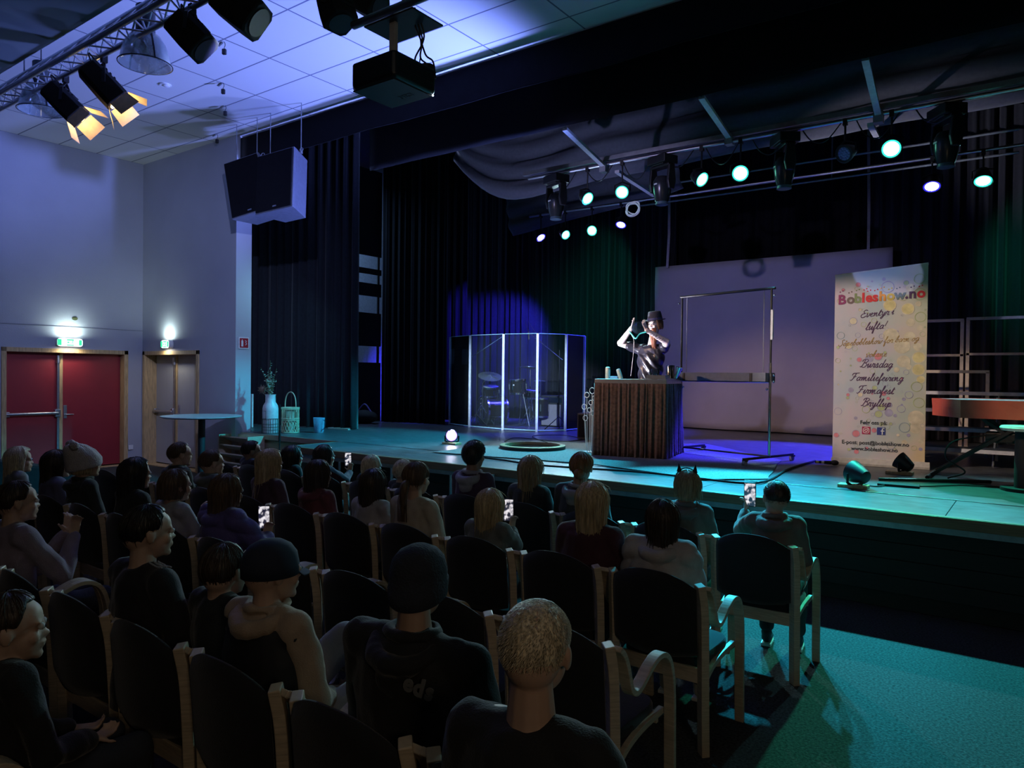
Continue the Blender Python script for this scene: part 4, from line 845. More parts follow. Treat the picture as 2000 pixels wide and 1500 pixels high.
# flowing script, drawn as strokes on a unit grid (x-height 1, ascender 2.1, descender -1)
GL = {
 'E': (1.5, [[(1.5, 1.9), (1.0, 2.1), (.6, 1.75), (.8, 1.3), (1.1, 1.15), (.5, 1.0), (.2, .5), (.5, .05), (1.0, .05), (1.5, .5)]]),
 'S': (1.4, [[(1.5, 1.8), (1.2, 2.1), (.8, 1.8), (1.0, 1.2), (1.1, .6), (.7, .0), (.2, .1), (.1, .5)]]),
 'B': (1.7, [[(.1, .3), (.4, .1), (.7, .9), (.9, 2.0)], [(.3, 1.5), (.5, 2.0), (1.2, 2.1), (1.6, 1.8), (1.3, 1.3), (.9, 1.15), (1.4, 1.0), (1.5, .5), (1.1, .0), (.6, .1)]]),
 'F': (1.6, [[(.1, .2), (.4, .0), (.8, .7), (1.1, 1.9)], [(.3, 1.4), (.4, 1.9), (1.0, 2.0), (1.9, 2.1)], [(.6, 1.0), (1.4, 1.1)]]),
 'a': (1.05, [[(.85, .8), (.5, 1.0), (.15, .5), (.3, .02), (.7, .3), (.9, 1.0), (.8, .2), (1.05, .1)]]), 'o': (1.0, [[(.6, 1.0), (.2, .6), (.25, .05), (.6, .05), (.8, .6), (.55, 1.0), (.7, .8), (1.0, .85)]]),
 'e': (.85, [[(.0, .3), (.5, .6), (.6, .95), (.35, 1.0), (.15, .45), (.4, .0), (.85, .25)]]), 'v': (.95, [[(.0, .8), (.2, 1.0), (.3, .1), (.45, .0), (.8, .6), (.75, 1.0), (.95, .85)]]),
 'n': (1.2, [[(.0, .7), (.25, 1.0), (.2, .0), (.5, .8), (.75, 1.0), (.75, .2), (.95, .0), (1.2, .2)]]), 'm': (1.7, [[(.0, .7), (.25, 1.0), (.2, .0), (.5, .85), (.7, 1.0), (.7, .0), (1.0, .85), (1.2, 1.0), (1.2, .2), (1.4, .0), (1.7, .2)]]),
 't': (.75, [[(.0, .2), (.45, 1.7), (.25, .3), (.4, .0), (.75, .2)], [(.15, 1.15), (.7, 1.2)]]), 'y': (1.1, [[(.0, .8), (.2, 1.0), (.25, .2), (.5, .05), (.85, 1.0), (.65, -.4), (.3, -.9), (.2, -.5), (1.1, .2)]]),
 'r': (.85, [[(.0, .2), (.25, 1.1), (.3, .85), (.65, .95), (.5, .2), (.65, .0), (.85, .2)]]), 'i': (.6, [[(.0, .3), (.3, 1.0), (.2, .15), (.35, .0), (.6, .2)], [(.38, 1.45), (.42, 1.5)]]),
 'l': (.65, [[(.0, .2), (.5, 1.6), (.5, 2.1), (.3, 1.6), (.2, .2), (.35, .0), (.65, .2)]]), 'u': (1.1, [[(.0, .5), (.25, 1.0), (.2, .2), (.4, .0), (.8, 1.0), (.75, .15), (.9, .0), (1.1, .2)]]),
 'f': (.7, [[(.0, .2), (.5, 1.5), (.5, 2.1), (.3, 1.7), (.15, -.8), (.35, -.9), (.35, .0), (.7, .3)]]), 'g': (1.1, [[(.85, .8), (.5, 1.0), (.15, .5), (.3, .05), (.7, .3), (.9, 1.0), (.7, -.4), (.35, -.9), (.2, -.5), (1.1, .25)]]),
 'd': (1.05, [[(.8, .8), (.45, 1.0), (.15, .5), (.3, .02), (.7, .3), (1.05, 2.1), (.8, .2), (1.05, .1)]]), 'b': (.95, [[(.0, .2), (.5, 1.6), (.5, 2.1), (.3, 1.6), (.15, .3), (.4, .0), (.7, .5), (.5, 1.0), (.6, .8), (.95, .85)]]),
 'h': (1.1, [[(.0, .2), (.5, 1.6), (.5, 2.1), (.3, 1.6), (.1, .0), (.4, .8), (.65, 1.0), (.65, .2), (.8, .0), (1.1, .2)]]), 'k': (1.05, [[(.0, .2), (.5, 1.6), (.5, 2.1), (.3, 1.6), (.1, .0), (.35, .7), (.65, 1.0), (.4, .55), (.7, .05), (1.05, .2)]]),
 's': (.8, [[(.0, .2), (.4, 1.15), (.5, .5), (.4, .02), (.1, .1), (.5, .0), (.8, .2)]]), 'w': (1.4, [[(.0, .7), (.2, 1.0), (.2, .1), (.4, .0), (.65, .9), (.65, .1), (.85, .0), (1.2, .9), (1.15, 1.0), (1.4, .85)]]),
 'p': (1.05, [[(.0, .3), (.35, 1.1), (.0, -.9), (.4, .7), (.7, 1.0), (.75, .4), (.5, .0), (.3, .1), (1.05, .2)]]), 'j': (.5, [[(.0, .3), (.3, 1.0), (.1, -.5), (-.2, -.9), (-.2, -.5), (.5, .2)], [(.38, 1.45), (.42, 1.5)]]),
 'å': (1.05, [[(.85, .8), (.5, 1.0), (.15, .5), (.3, .02), (.7, .3), (.9, 1.0), (.8, .2), (1.05, .1)], [(.7, 1.35), (.55, 1.5), (.7, 1.65), (.85, 1.5), (.7, 1.35)]]), '!': (.5, [[(.4, 2.0), (.2, .6)], [(.12, .08), (.14, .1)]]), ' ': (.6, [])}
def script_text(body, px, py, h, m_, sl=0, w=1.0):
    tot = sum(GL[c][0] for c in body) * h * w; x = (px - 1622) / 190 * BW - tot / 2; z0_ = bz(py, px); b = MB()
    for c in body:
        for s_ in GL[c][1]:
            pts = [V((x + (u * w + v * .32) * h, FY + .0015, z0_ + v * h + sl * (x - BW / 2))) for u, v in s_]
            if len(pts) > 2: pts = spline(pts, 4)
            b.tube(pts, h * .11, 5)
        x += GL[c][0] * h * w
    b.build('script_line', m_, bn)
ink = mat('ink_ink', ()); gold = mat('ink_bronze', (.36, .22, .08), .5)
script_text('Eventyr i', 1710, 616, .043, ink, .10); script_text('lufta!', 1708, 642, .045, ink, .08)
script_text('Såpebobleshow for barn og', 1713, 670, .037, gold, .07, .98); script_text('voksne', 1710, 696, .038, gold, .03)
script_text('Bursdag', 1710, 717, .046, ink); script_text('Familiefeiring', 1711, 743, .044, ink); script_text('Firmafest', 1709, 768, .045, ink); script_text('Bryllup', 1711, 793, .046, ink)
for body, px, py, sz in (('Følg oss på:', 1708, 828, .062), ('E-post: post@bobleshow.no', 1711, 868, .062), ('www.bobleshow.no', 1710, 880, .062)):
    text_mesh('printed_line', body, sz, bM((px - 1622) / 190 * BW, bz(py, px), sl=-.0), mat('ink_dark', (.04, .04, .05), .5), bn, bold=.0012)
def icon(px, py, c_, kind):
    x = (px - 1622) / 190 * BW; z = bz(py, px); b = MB(); b.box((x, FY - .001, z), (.09, .003, .09)); b.build('icon_field', mat('icon_' + kind, c_, .5), bn, bevel=.0012)
    b = MB()
    if kind == 'rose': b.tube([V((x + .030 * s, FY - .004, z + .030 * t)) for s, t in ((-.6, -1), (.6, -1), (1, -.6), (1, .6), (.6, 1), (-.6, 1), (-1, .6), (-1, -.6), (-.6, -1))], .0035, 5); b.tube(arc((x, FY - .004, z), .014, 0, 2 * pi, 16), .0035, 5); b.ell((x + .018, FY - .004, z + .018), (.004, .002, .004), 8, 5)
    else: b.tube(spline([V((x + .035, FY - .004, z + .03)), V((x + .018, FY - .004, z + .032)), V((x + .012, FY - .004, z + .015)), V((x + .012, FY - .004, z - .043))], 5), .006, 5); b.box((x + .014, FY - .004, z + .002), (.04, .004, .010))
    b.build('icon_mark', mat('paper_white', (.8, .78, .75), .6), bn)
icon(1693, 840, (.35, .02, .08), 'rose'); icon(1724, 841, (.03, .04, .20), 'navy')

# choir risers at the right rear
cr_ = thing('choir_riser', (0, 0, 0), 'stepped choir riser with pale rail frames behind the red table', 'riser'); wf = mat('pale_rail', (.42, .36, .30), .5); ry = 11.2
def fr(px0, py0, px1, py1, y): a = Y(y, px0, py0); c = Y(y, px1, py1); return a, c
for (x0_, x1_, pt, pb, yy) in ((1700, 1883, 625, 760, ry + .9), (1888, 2090, 623, 760, ry + .9), (1700, 1933, 726, 760, ry + .2)):
    a = Y(yy, x0_, pt); c = Y(yy, x1_, pt); zt_ = Y(yy, 1885, pt).z; zb_2 = S + .02 if yy > ry + .5 else S + .02
    r_ = MB(); r_.box(((a.x + c.x) / 2, yy, zt_), (c.x - a.x, .035, .04)); 
    if yy > ry + .5: r_.box(((a.x + c.x) / 2, yy, zt_ - .50), (c.x - a.x, .035, .035))
    for x in (a.x + .02, c.x - .02): r_.box((x, yy, (zt_ + zb_2) / 2), (.045, .035, zt_ - zb_2))
    r_.build('rail_frame', wf, cr_, bevel=.003)
for k in range(4):
    z = S + .22 * (k + 1); y = ry - .9 + k * .42
    MB().box((.55, y, z - .02), (4.4, .40, .04)).build('step_board', mat('riser_board', (.06, .07, .09), .35), cr_, bevel=.004)
    MB().box((.55, y - .2, z - .02), (4.4, .01, .045)).build('step_edge', mat('pale_beam', ()), cr_)
for x in (-1.3, -.45, .5, 1.5):
    MB().box((x, ry - .2, S + .42), (.03, .03, .80)).build('riser_leg', steel, cr_); MB().tube([(x, ry - 1.0, S + .02), (x, ry + .2, S + .85)], .013, 6).build('riser_brace', steel, cr_)

# red covered table
ry_ = 8.6; a = Z(S + .84, 1822, 773); z1 = Y(ry_, 1877, 787).z
c1 = Y(ry_, 1877, 787); c0 = Y(ry_ + .45, 1822, 773); zt_ = (c1.z + c0.z) / 2
rt = thing('red_covered_table', (c1.x, ry_, S), 'pale table top edged with a creased red paper skirt on a black cross frame', 'table'); hz = zt_ - S
o_ = [(0, 0), (1.9, .0), (1.9, .9), (.0, .9), (c0.x - c1.x, .45)]
MB().prism(o_, hz - .012, hz, 2).build('table_top', mat('pale_top', (.62, .55, .58), .5, var=.15, scale=5), rt)
R = []
for z in (hz + .004, hz - .08, hz - .18):
    row = []
    for i in range(5):
        p, q_ = V((*o_[i], 0)), V((*o_[(i + 1) % 5], 0))
        for k in range(12): u = k / 12; s_ = p.lerp(q_, u); row.append(s_ + V((.012 * noise.noise(s_ * 6 + V((0, 0, z * 9))), -.006 + .012 * noise.noise(s_ * 5 + V((3, 0, z * 12))), z)))
    R.append(row)
MB().rings(R, True, False).build('paper_skirt', mat('red_paper', (.50, .075, .045), .7, var=.15, scale=4), rt, solid=.004, recalc=False)
for s in (0, 1):
    yy = .15 + .45 * s
    MB().tube([(-.28, yy, .03), (.75, yy, hz - .06)], .02, flat=(.03, .015)).build('cross_leg', black, rt); MB().tube([(1.0, yy, .03), (.0, yy + .04, hz - .06)], .02, flat=(.03, .015)).build('cross_leg', black, rt)
for x in (-.28, 1.0): MB().cyl((x, -.05, .03), (x, .8, .03), .02).build('foot_bar', black, rt, smooth=True)
MB().box((.35, .3, hz * .55), (.3, .3, .1)).build('joint', black, rt, bevel=.01)
MB().tube(spline([(.3, .1, hz * .6), (-.05, .0, hz * .5), (-.12, -.05, hz * .3), (.05, -.06, .12), (-.1, -.05, .04)], 8), .008, 6).build('cable', rubber, rt, smooth=True)
q = Y(8.35, 2000, 832); o = thing('drum_stool', (q.x + .02, 8.35, S), 'round cyan-lit stool top on a black pedestal at the right edge', 'stool'); hz = q.z - S
MB().lathe([(0, hz), (.2, hz), (.215, hz - .02), (.2, hz - .045), (0, hz - .045)], n=28).build('seat', mat('pale_vinyl', (.5, .55, .55), .4), o, smooth=True); MB().cyl((0, 0, .02), (0, 0, hz - .04), .09).build('pedestal', blackm, o, smooth=True); MB().cyl((0, 0, 0), (0, 0, .03), .2).build('foot', blackm, o, smooth=True)
a, c = Z(S + .02, 1716, 936), Z(S + .02, 1935, 941); o = MB().tube([a, a.lerp(c, .5), c], .017, 8).build('black_pole', black, smooth=True); tag(o, 'long black pole lying on the stage in front of the banner foot', 'pole')
o = MB().tube(spline([Z(S + .01, 1686, 945), Z(S + .01, 1710, 950), Z(S + .01, 1745, 946), Z(S + .01, 1800, 950), Z(S + .01, 1880, 948), Z(S + .01, 1990, 953)], 8), .007, 6).build('lamp_cable', rubber, smooth=True); tag(o, 'thin black cable running right from the unlit floor lamp', 'cable')
p = Z(S + .013, 1755, 947); o = MB().box(p, (.36, .17, .022), rz=.1).build('flat_black_case', blackm, bevel=.004); tag(o, 'flat black case lying on the stage beside the long black pole', 'case')

# left of the stage: vase, lantern, jug
q = Z(S, 528, 846); o = thing('flower_vase', q, 'tall white milk can vase holding dried flowers at the left stage end', 'vase')
MB().lathe([(0, 0), (.125, 0), (.13, .02), (.13, .42), (.12, .47), (.085, .53), (.082, .64), (.09, .66), (.08, .66), (.072, .53), (.11, .46), (.115, .03), (0, .03)], n=32).build('body', mat('enamel_white', (.62, .62, .64), .35), o, smooth=True)
b = MB(); b.tube([(-.055, -.130, .24), (.055, -.130, .24), (.055, -.130, .38), (-.055, -.130, .38), (-.055, -.130, .24)], .004, 5); b.build('label_frame', black, o)
b = MB()
for k in range(22): a = 2 * pi * k / 22; b.cyl((.14 * cos(a), .14 * sin(a), 0), (.14 * cos(a), .14 * sin(a), .25), .004, n=5)
for z in (.01, .06, .11, .16, .25): b.tube([(.14 * cos(2 * pi * k / 24), .14 * sin(2 * pi * k / 24), z) for k in range(25)], .004, 5)
b.build('wire_basket', mat('wire_dark', (.10, .12, .10), .4, .5), o)
rnd = random.Random(9); fl = thing('dried_bouquet', q + V((0, 0, .62)), 'bunch of dried green sprigs with one brown thistle head in the white vase', 'flowers')
b1, b2, b3 = MB(), MB(), MB()
for k in range(16):
    a = rnd.uniform(0, 2 * pi); sp_ = rnd.uniform(.03, .22); h = rnd.uniform(.22, .5) * (1.25 if k == 0 else 1)
    if k == 0: sp_, h = .02, .62
    tip = V((sp_ * cos(a), sp_ * sin(a) * .6, h)); pts = spline([(0, 0, -.2), tip * .5 + V((0, 0, .03)), tip], 5); b1.tube(pts, .003, 5)
    for i in range(10):
        c = pts[int(3 + i * .7)] if int(3 + i * .7) < len(pts) else tip; d = V((rnd.gauss(0, 1), rnd.gauss(0, 1), rnd.gauss(0, 1))).normalized(); c = c + d * .02
        R_ = Matrix.Rotation(rnd.uniform(0, 6), 3, 'Z') @ Matrix.Rotation(rnd.uniform(0, 2), 3, 'X'); b2.ell(c, (.016, .010, .004), 7, 4, R=R_)
for k in range(90):
    d = V((rnd.gauss(0, 1), rnd.gauss(0, 1), rnd.gauss(0, 1))).normalized(); c = V((-.2, -.02, .12)); b3.tube([c + d * .03, c + d * rnd.uniform(.07, .095)], [.006, .001], 4)
b3.ell((-.2, -.02, .12), .05, 12, 8); b3.tube([(-.2, -.02, .1), (-.03, 0, -.1)], .004, 5)
b1.build('stems', mat('dry_stem', (.12, .14, .06), .8), fl); b2.build('leaves', mat('dry_leaf', (.30, .36, .28), .7, var=.4), fl); b3.build('thistle_head', mat('brown_thistle', (.20, .13, .09), .9), fl)
q = Z(S, 567, 845); o = thing('bamboo_lantern', q, 'pale woven bamboo lantern with tall arched handle beside the vase', 'lantern'); bam = mat('bamboo', (.60, .55, .36), .5, var=.2)
b = MB()
for z, r_ in ((.012, .145), (.22, .145), (.245, .145), (.41, .147), (.43, .147)): b.tube([(r_ * cos(2 * pi * k / 32), r_ * sin(2 * pi * k / 32), z) for k in range(33)], .010, 6)
for k in range(34): a = 2 * pi * k / 34; b.cyl((.142 * cos(a), .142 * sin(a), .24), (.142 * cos(a), .142 * sin(a), .42), .0055, n=5)
for k in range(18):
    a = 2 * pi * k / 18
    for s in (-1, 1): b.tube([(.142 * cos(a + s * i * .09), .142 * sin(a + s * i * .09), .02 + .2 * i / 6) for i in range(7)], .007, 5)
b.build('woven_body', bam, o); MB().tube(spline([(-.15, 0, .36), (-.14, 0, .55), (-.09, 0, .66), (0, 0, .70), (.09, 0, .66), (.14, 0, .55), (.15, 0, .36)], 6), .010, 6).build('handle', bam, o, smooth=True); MB().cyl((0, 0, .02), (0, 0, .36), .07).build('inner_glass', mat('frosted', (.5, .5, .42), .5), o, smooth=True)
q = Z(S, 623, 845); o = thing('water_jug', q, 'clear ribbed plastic jug half filled with water on the stage', 'jug'); MB().lathe([(0, 0), (.075, 0), (.085, .03), (.10, .26), (.096, .26), (.082, .035), (0, .01)], n=24).build('body', mat('jug_plastic', (.35, .55, .75), .2, alpha=.5), o, smooth=True); MB().lathe([(0, .012), (.078, .03), (.088, .12), (0, .12)], n=24).build('water', mat('water_blue', (.25, .45, .7), .05, alpha=.6), o, smooth=True)
MB().tube(spline([(.095, 0, .23), (.15, 0, .2), (.14, 0, .08), (.088, 0, .06)], 5), .008, 6).build('handle', glassmat('jug_handle', (.6, .8, 1), .8), o, smooth=True)
q = Z(S, 652, 838); o = MB().box(q + V((.1, .1, .012)), (.5, .2, .024), rz=.1).build('folded_paper', mat('pale_paper', (.5, .55, .45), .8)); tag(o, 'flat pale folded sheets lying on the stage behind the water jug', 'paper')
# small thin stand with a microphone in front of the stage
q = Y(6.9, 546, 860); o = thing('microphone_stand', (q.x, 6.9, 0), 'thin black microphone stand in front of the lantern at the stage corner', 'microphone stand'); MB().cyl((0, 0, .02), (0, 0, 1.35), .009).build('pole', black, o); MB().cyl((0, 0, .78), (0, 0, .95), .016).build('clutch', black, o); MB().cyl((0, 0, 0), (0, 0, .025), .13).build('base', black, o, smooth=True)
q = Y(8.0, 489, 838); o = MB().box((q.x, 8.0, S + .32), (.14, .03, .62)).build('white_board', white, bevel=.003); tag(o, 'narrow pale board standing behind the wall edge left of the flower vase', 'board')
# high round table by the grey door
q = Y(6.55, 394, 812); o = thing('high_round_table', (q.x, 6.55, 0), 'tall round bar table on a dark column in front of the grey door', 'table'); hz = q.z
MB().lathe([(0, hz - .03), (.58, hz - .03), (.62, hz - .012), (.62, hz), (0, hz)], n=48).build('table_top', mat('grey_laminate', (.42, .42, .43), .4), o, smooth=True); MB().cyl((0, 0, .02), (0, 0, hz - .03), .055).build('column', mat('dark_column', (.02, .03, .035), .5), o, smooth=True); MB().cyl((0, 0, 0), (0, 0, .03), .28, n=32).build('foot', black, o, smooth=True)
# side boom ladder in the wings with pale wall seen through it, stool and bag
lx = -11.75; ya, yb_ = X(lx, 700, 520).y, X(lx, 741, 520).y
o = thing('wing_shutter', (lx, ya, S), 'black slatted frame in the left wing with blue-lit gaps', 'frame')
def zx(py): return X(lx, 719, py).z - S
for t_, b_2 in ((330, 499), (524, 535), (553, 578), (611, 676), (708, 832)):
    z1_, z0_ = zx(t_), zx(b_2); MB().box((0, (yb_ - ya) / 2, (z1_ + z0_) / 2), (.03, yb_ - ya + .1, abs(z1_ - z0_))).build('slat', blackm, o)
for y in (0, yb_ - ya): MB().box((-.03, y, 2.3), (.03, .05, 4.6)).build('upright', blackm, o)
light('AREA', (-12.0, 9.6, 5.6), (-12.85, 10.5, 3.2), (.30, .55, 1), 60, .5)  # added blue light so the backstage wall shows between the slats
light('AREA', (-10.4, 7.9, 3.4), (-11.2, 7.4, 2.4), (.3, .75, 1), 5, .5)  # added teal light on the edge of the stage opening
q = X(-11.3, 712, 815); o = thing('kit_bag', (q.x, q.y, S), 'dark soft bag with a violet strap on the floor of the left wing', 'bag'); MB().ell((0, 0, .14), (.34, .2, .14)).build('bag', blackm, o, smooth=True); MB().tube(spline([(-.2, 0, .24), (0, 0, .4), (.2, 0, .24)], 5), .015).build('strap', mat('violet_plastic', (.2, .15, .5), .4), o, smooth=True)
# draped stack at far left of the hall
R = []; p0 = V((-13.9, 3.2, 0)); p1 = V((-11.5, 4.6, 0))
pa, pb, pc = X(-12.6, -10, 846), X(-12.6, 60, 866), X(-12.2, 215, 905)
b = MB(); b.rings([[V((x, y, 0)) for x, y in ((-13.6, 2.6), (-12.0, 2.6), (-11.9, 5.9), (-13.3, 5.9))], [V((x, y, z)) for x, y, z in ((-13.5, 2.6, .85), (-12.2, 2.6, .85), (-12.1, 5.8, .12), (-13.2, 5.8, .12))]])
o = b.build('draped_stack', mat('black_drape', (.010, .010, .012), .95), bevel=.05); tag(o, 'low sloping stack under a black cloth in front of the red door', 'stack')
# ------------------------------------------------------------------ chairs
fab = mat('black_chair_fabric', (.010, .011, .013), .9, bump=.3, scale=20, bscale=300, sheen=.2)
def make_chair():
    r = bpy.data.objects.new('armchair', None); col.objects.link(r); r.empty_display_size = .1
    hw = .262
    for s in (-1, 1):
        # rear post: laminated wood, floor to shoulder
        pts = spline([(s * (hw - .02), .03, 0), (s * (hw - .02), .015, .25), (s * (hw - .02), .005, .5), (s * (hw - .02), -.01, .72), (s * (hw - .028), -.03, .845)], 5)
        MB().tube(pts, .02, flat=(.020, .030)).build('rear_leg', wood_birch, r, bevel=.004)
        ap = [(0, -.025, .835), (0, .012, .80), (0, .042, .745), (0, .062, .685), (0, .085, .640), (0, .125, .622), (0, .18, .640), (0, .25, .678), (0, .32, .700), (0, .38, .690), (0, .425, .650), (0, .452, .58), (0, .466, .48), (0, .472, .3), (0, .478, .12), (0, .485, 0)]
        pts = spline([(s * (hw + .002), y, z) for _, y, z in ap], 4)
        MB().tube(pts, .02, flat=(.024, .0115)).build('armrest', wood_birch, r, bevel=.003)
        MB().tube(spline([(s * (hw - .03), .03, .33), (s * (hw - .03), .12, .385), (s * (hw - .03), .25, .415), (s * (hw - .03), .45, .425)], 4), .01, flat=(.012, .014)).build('side_brace', wood_birch, r, bevel=.002)
    R = []
    for j in range(9):
        v = j / 8
        for side in (0,):
            pass
    def shell(off):
        G = []
        for j in range(9):
            v = j / 8; row = []
            for i in range(17):
                u = i / 8 - 1; zt = .825 + .072 * (1 - abs(u) ** 2.4); zb = .50 - .03 * (1 - u * u); z = zb + (zt - zb) * v
                edge = min(1, 6 * min(v, 1 - v) + .25) * min(1, (1 - abs(u)) * 7 + .25)
                row.append(V((u * .225, -.02 - .045 * (1 - u * u) - .03 * v + off * .022 * edge, z)))
            G.append(row)
        return G
    a, c = shell(-1), shell(1); b = MB(); n = 17
    vs = [p for row in a for p in row] + [p for row in c for p in row]; K = len(a) * n; fs = []
    for j in range(8):
        for i in range(16):
            q = j * n + i; fs.append((q, q + 1, q + n + 1, q + n)); fs.append((K + q, K + q + n, K + q + n + 1, K + q + 1))
    bd = [i for i in range(16)] + [j * n + 16 for j in range(8)] + [8 * n + i for i in range(16, 0, -1)] + [j * n for j in range(8, 0, -1)]
    for k in range(len(bd)): p_, q_ = bd[k], bd[(k + 1) % len(bd)]; fs.append((p_, K + p_, K + q_, q_))
    b.add(vs, fs); b.build('backrest', fab, r, smooth=2)
    b = MB(); sec = []
    for k, (z, g) in enumerate(((.415, .96), (.425, 1), (.455, 1), (.468, .97), (.472, .88))):
        ring = []
        for i in range(32):
            t = 2 * pi * i / 32; x = abs(cos(t)) ** .45 * (1 if cos(t) > 0 else -1); y = abs(sin(t)) ** .45 * (1 if sin(t) > 0 else -1); ring.append(V((x * .225 * g, .245 + y * .225 * g, z - .01 * (y < -.5))))
        sec.append(ring)
    b.rings(sec); b.build('seat', fab, r, smooth=True)
    MB().box((0, .022, .385), (.44, .02, .075)).build('rear_rail', wood_birch, r, bevel=.003); MB().box((0, .44, .39), (.44, .02, .05)).build('front_rail', wood_birch, r, bevel=.003)
    return r
proto_chair = make_chair(); chair_used = False
CHAIRS = []
def place_chair(x, y, rz, label, group=None):
    global chair_used
    o = proto_chair if not chair_used else copy_tree(proto_chair); chair_used = True
    o.location = (x, y, 0); o.rotation_euler = (0, 0, rz); tag(o, label, 'chair', group); return o

# ------------------------------------------------------------------ people
skinm = mat('skin_light', (.50, .33, .25), .55, var=.08, scale=12, bump=.05); skin2 = mat('skin_tan', (.32, .19, .13), .55, var=.08, scale=12); eyem = mat('eye', (.55, .55, .55), .15); irism = mat('iris', (.03, .03, .04), .1)
HAIR = {'blond': (.46, .36, .22), 'lblond': (.60, .52, .38), 'dblond': (.30, .22, .13), 'brown': (.10, .06, .035), 'dbrown': (.035, .022, .015), 'black': (.010, .009, .010), 'ginger': (.25, .11, .05)}
def head_parts(b, hs, M, ears=True):
    def e(c, r, R=None): b.ell(M @ (V(c) * hs), [k * hs for k in r], 20, 14, R=(M.to_3x3() @ R if R else M.to_3x3()))
    e((0, -.012, .028), (.074, .094, .084)); e((0, -.035, -.005), (.066, .07, .07)); e((0, .032, -.035), (.056, .056, .072)); e((0, .05, .03), (.056, .036, .05))
    e((0, .068, -.088), (.022, .018, .018)); e((0, .04, -.075), (.042, .04, .028))
    e((0, .083, -.004), (.009, .011, .024)); e((0, .093, -.024), (.012, .012, .010)); e((.011, .088, -.025), (.007, .009, .007)); e((-.011, .088, -.025), (.007, .009, .007))
    e((0, .085, -.050), (.022, .010, .006)); e((0, .083, -.061), (.019, .010, .006)); e((.03, .076, .020), (.021, .010, .007)); e((-.03, .076, .020), (.021, .010, .007)); e((.038, .062, -.025), (.020, .018, .022)); e((-.038, .062, -.025), (.020, .018, .022))
    if ears:
        for s in (-1, 1): e((s * .074, -.006, -.006), (.008, .018, .029)); e((s * .079, -.014, .002), (.006, .012, .022))
def hair_mesh(style, hs, seed, M):
    rnd = random.Random(seed); b = MB(); longs = style in ('long', 'bob', 'shoulder')
    rx, ry, rz_ = (.089, .108, .100) if style not in ('buzz', 'crop') else (.079, .100, .091)
    if style in ('short', 'bob'): rx, ry, rz_ = .086, .106, .098
    if style == 'long': rx, ry, rz_ = .097, .115, .106
    if style == 'afro': rx, ry, rz_ = .098, .116, .112
    if style == 'messy': rx, ry, rz_ = .092, .112, .104
    hang = {'long': .30, 'shoulder': .17, 'bob': .10}.get(style, 0)
    def path(phi, t, off=0, cut=1.0, wob=0):
        a = abs((phi + pi) % (2 * pi) - pi)      # 0 = face side
        if longs: th1 = 50 + 40 * min(1, max(0, (a - .75) / .35)); th1 = radians(th1); D = hang * min(1, max(0, (a - .95) / .3)) * (1 if a > 1.3 else .85)
        elif style in ('tail', 'bun'): th1 = radians(46 + 44 * min(1, max(0, (a - .7) / .5)) + 46 * min(1, max(0, (a - 1.5) / .8))); D = 0
        else: th1 = radians(46 + 44 * min(1, max(0, (a - .75) / .45)) + 50 * min(1, max(0, (a - 1.55) / .75))); D = 0
        L1 = th1 * .095; tot = L1 + D; s = t * tot * cut
        if s <= L1 or D == 0:
            th = (s / L1) * th1 if L1 else 0; z = cos(th) * rz_; r = sin(th)
        else:
            th = th1; z = cos(th) * rz_ - (s - L1); r = sin(th) * (1 - .9 * min(1, (s - L1) / .10) * (.10 if a > 2 else .22))
        k = 1 + off
        if not longs and t > .72: k -= .11 * min(1, (t - .72) / .28) * (1 if a > .9 else .5)
        p = V((sin(phi) * rx * r * k, cos(phi) * ry * r * k, z * (1 + off * (z > 0)))) + V((0, -.010, .022))
        if wob: p += V((sin(phi), cos(phi), 0)) * wob * (t ** 2) + V((cos(phi), -sin(phi), 0)) * .5 * wob * sin(7 * t + phi * 9)
        if style in ('tail', 'bun') and a > 1.6: pass
        return p
    n, mrow = 72, 18 if longs else 14; O, I = [], []
    for j in range(mrow + 1):
        t = max(.004, j / mrow); ro, ri = [], []
        for i in range(n):
            phi = 2 * pi * i / n; amp = .05 if style in ('afro', 'messy') else .028
            f = amp * noise.noise(V((sin(phi) * 7, cos(phi) * 7, t * (1.5 if longs else 2.5) + seed))) + .012 * noise.noise(V((sin(phi) * 22, cos(phi) * 22, t + seed)))
            if style == 'afro': f = .07 * noise.noise(V((sin(phi) * 9, cos(phi) * 9, t * 14 + seed)))
            if style == 'messy': f += .05 * noise.noise(V((sin(phi) * 3, cos(phi) * 3, t * 5 + seed)))
            p = path(phi, t * (1 + .04 * noise.noise(V((phi * 5, seed, 0))) if j == mrow else t), f); ro.append(M @ (p * hs)); q = path(phi, t, f - (.09 if style not in ('buzz', 'crop') else .04)); ri.append(M @ (q * hs))
        O.append(ro); I.append(ri)
    b.rings(O + I[::-1], True, True)
    if style in ('long', 'shoulder', 'bob', 'tail', 'bun', 'messy', 'short'):
        N = {'long': 150, 'shoulder': 130, 'bob': 120}.get(style, 110)
        for k in range(N):
            phi = rnd.uniform(.95, 2 * pi - .95) if rnd.random() < .8 else rnd.uniform(0, 2 * pi); t0 = rnd.uniform(.02, .5); off = rnd.uniform(-.005, .035); cut = rnd.uniform(.86, 1.06); w = rnd.gauss(0, .010) if longs else rnd.gauss(0, .012 if style == 'messy' else .004)
            pts = [M @ (path(phi + .06 * sin(3 * u + k), t0 + (1 - t0) * u, off, cut, w) * hs) for u in [i / 9 for i in range(10)]]
            b.tube(pts, [.0021 * hs] * 8 + [.0014 * hs, .0006 * hs], 4, cap=False)
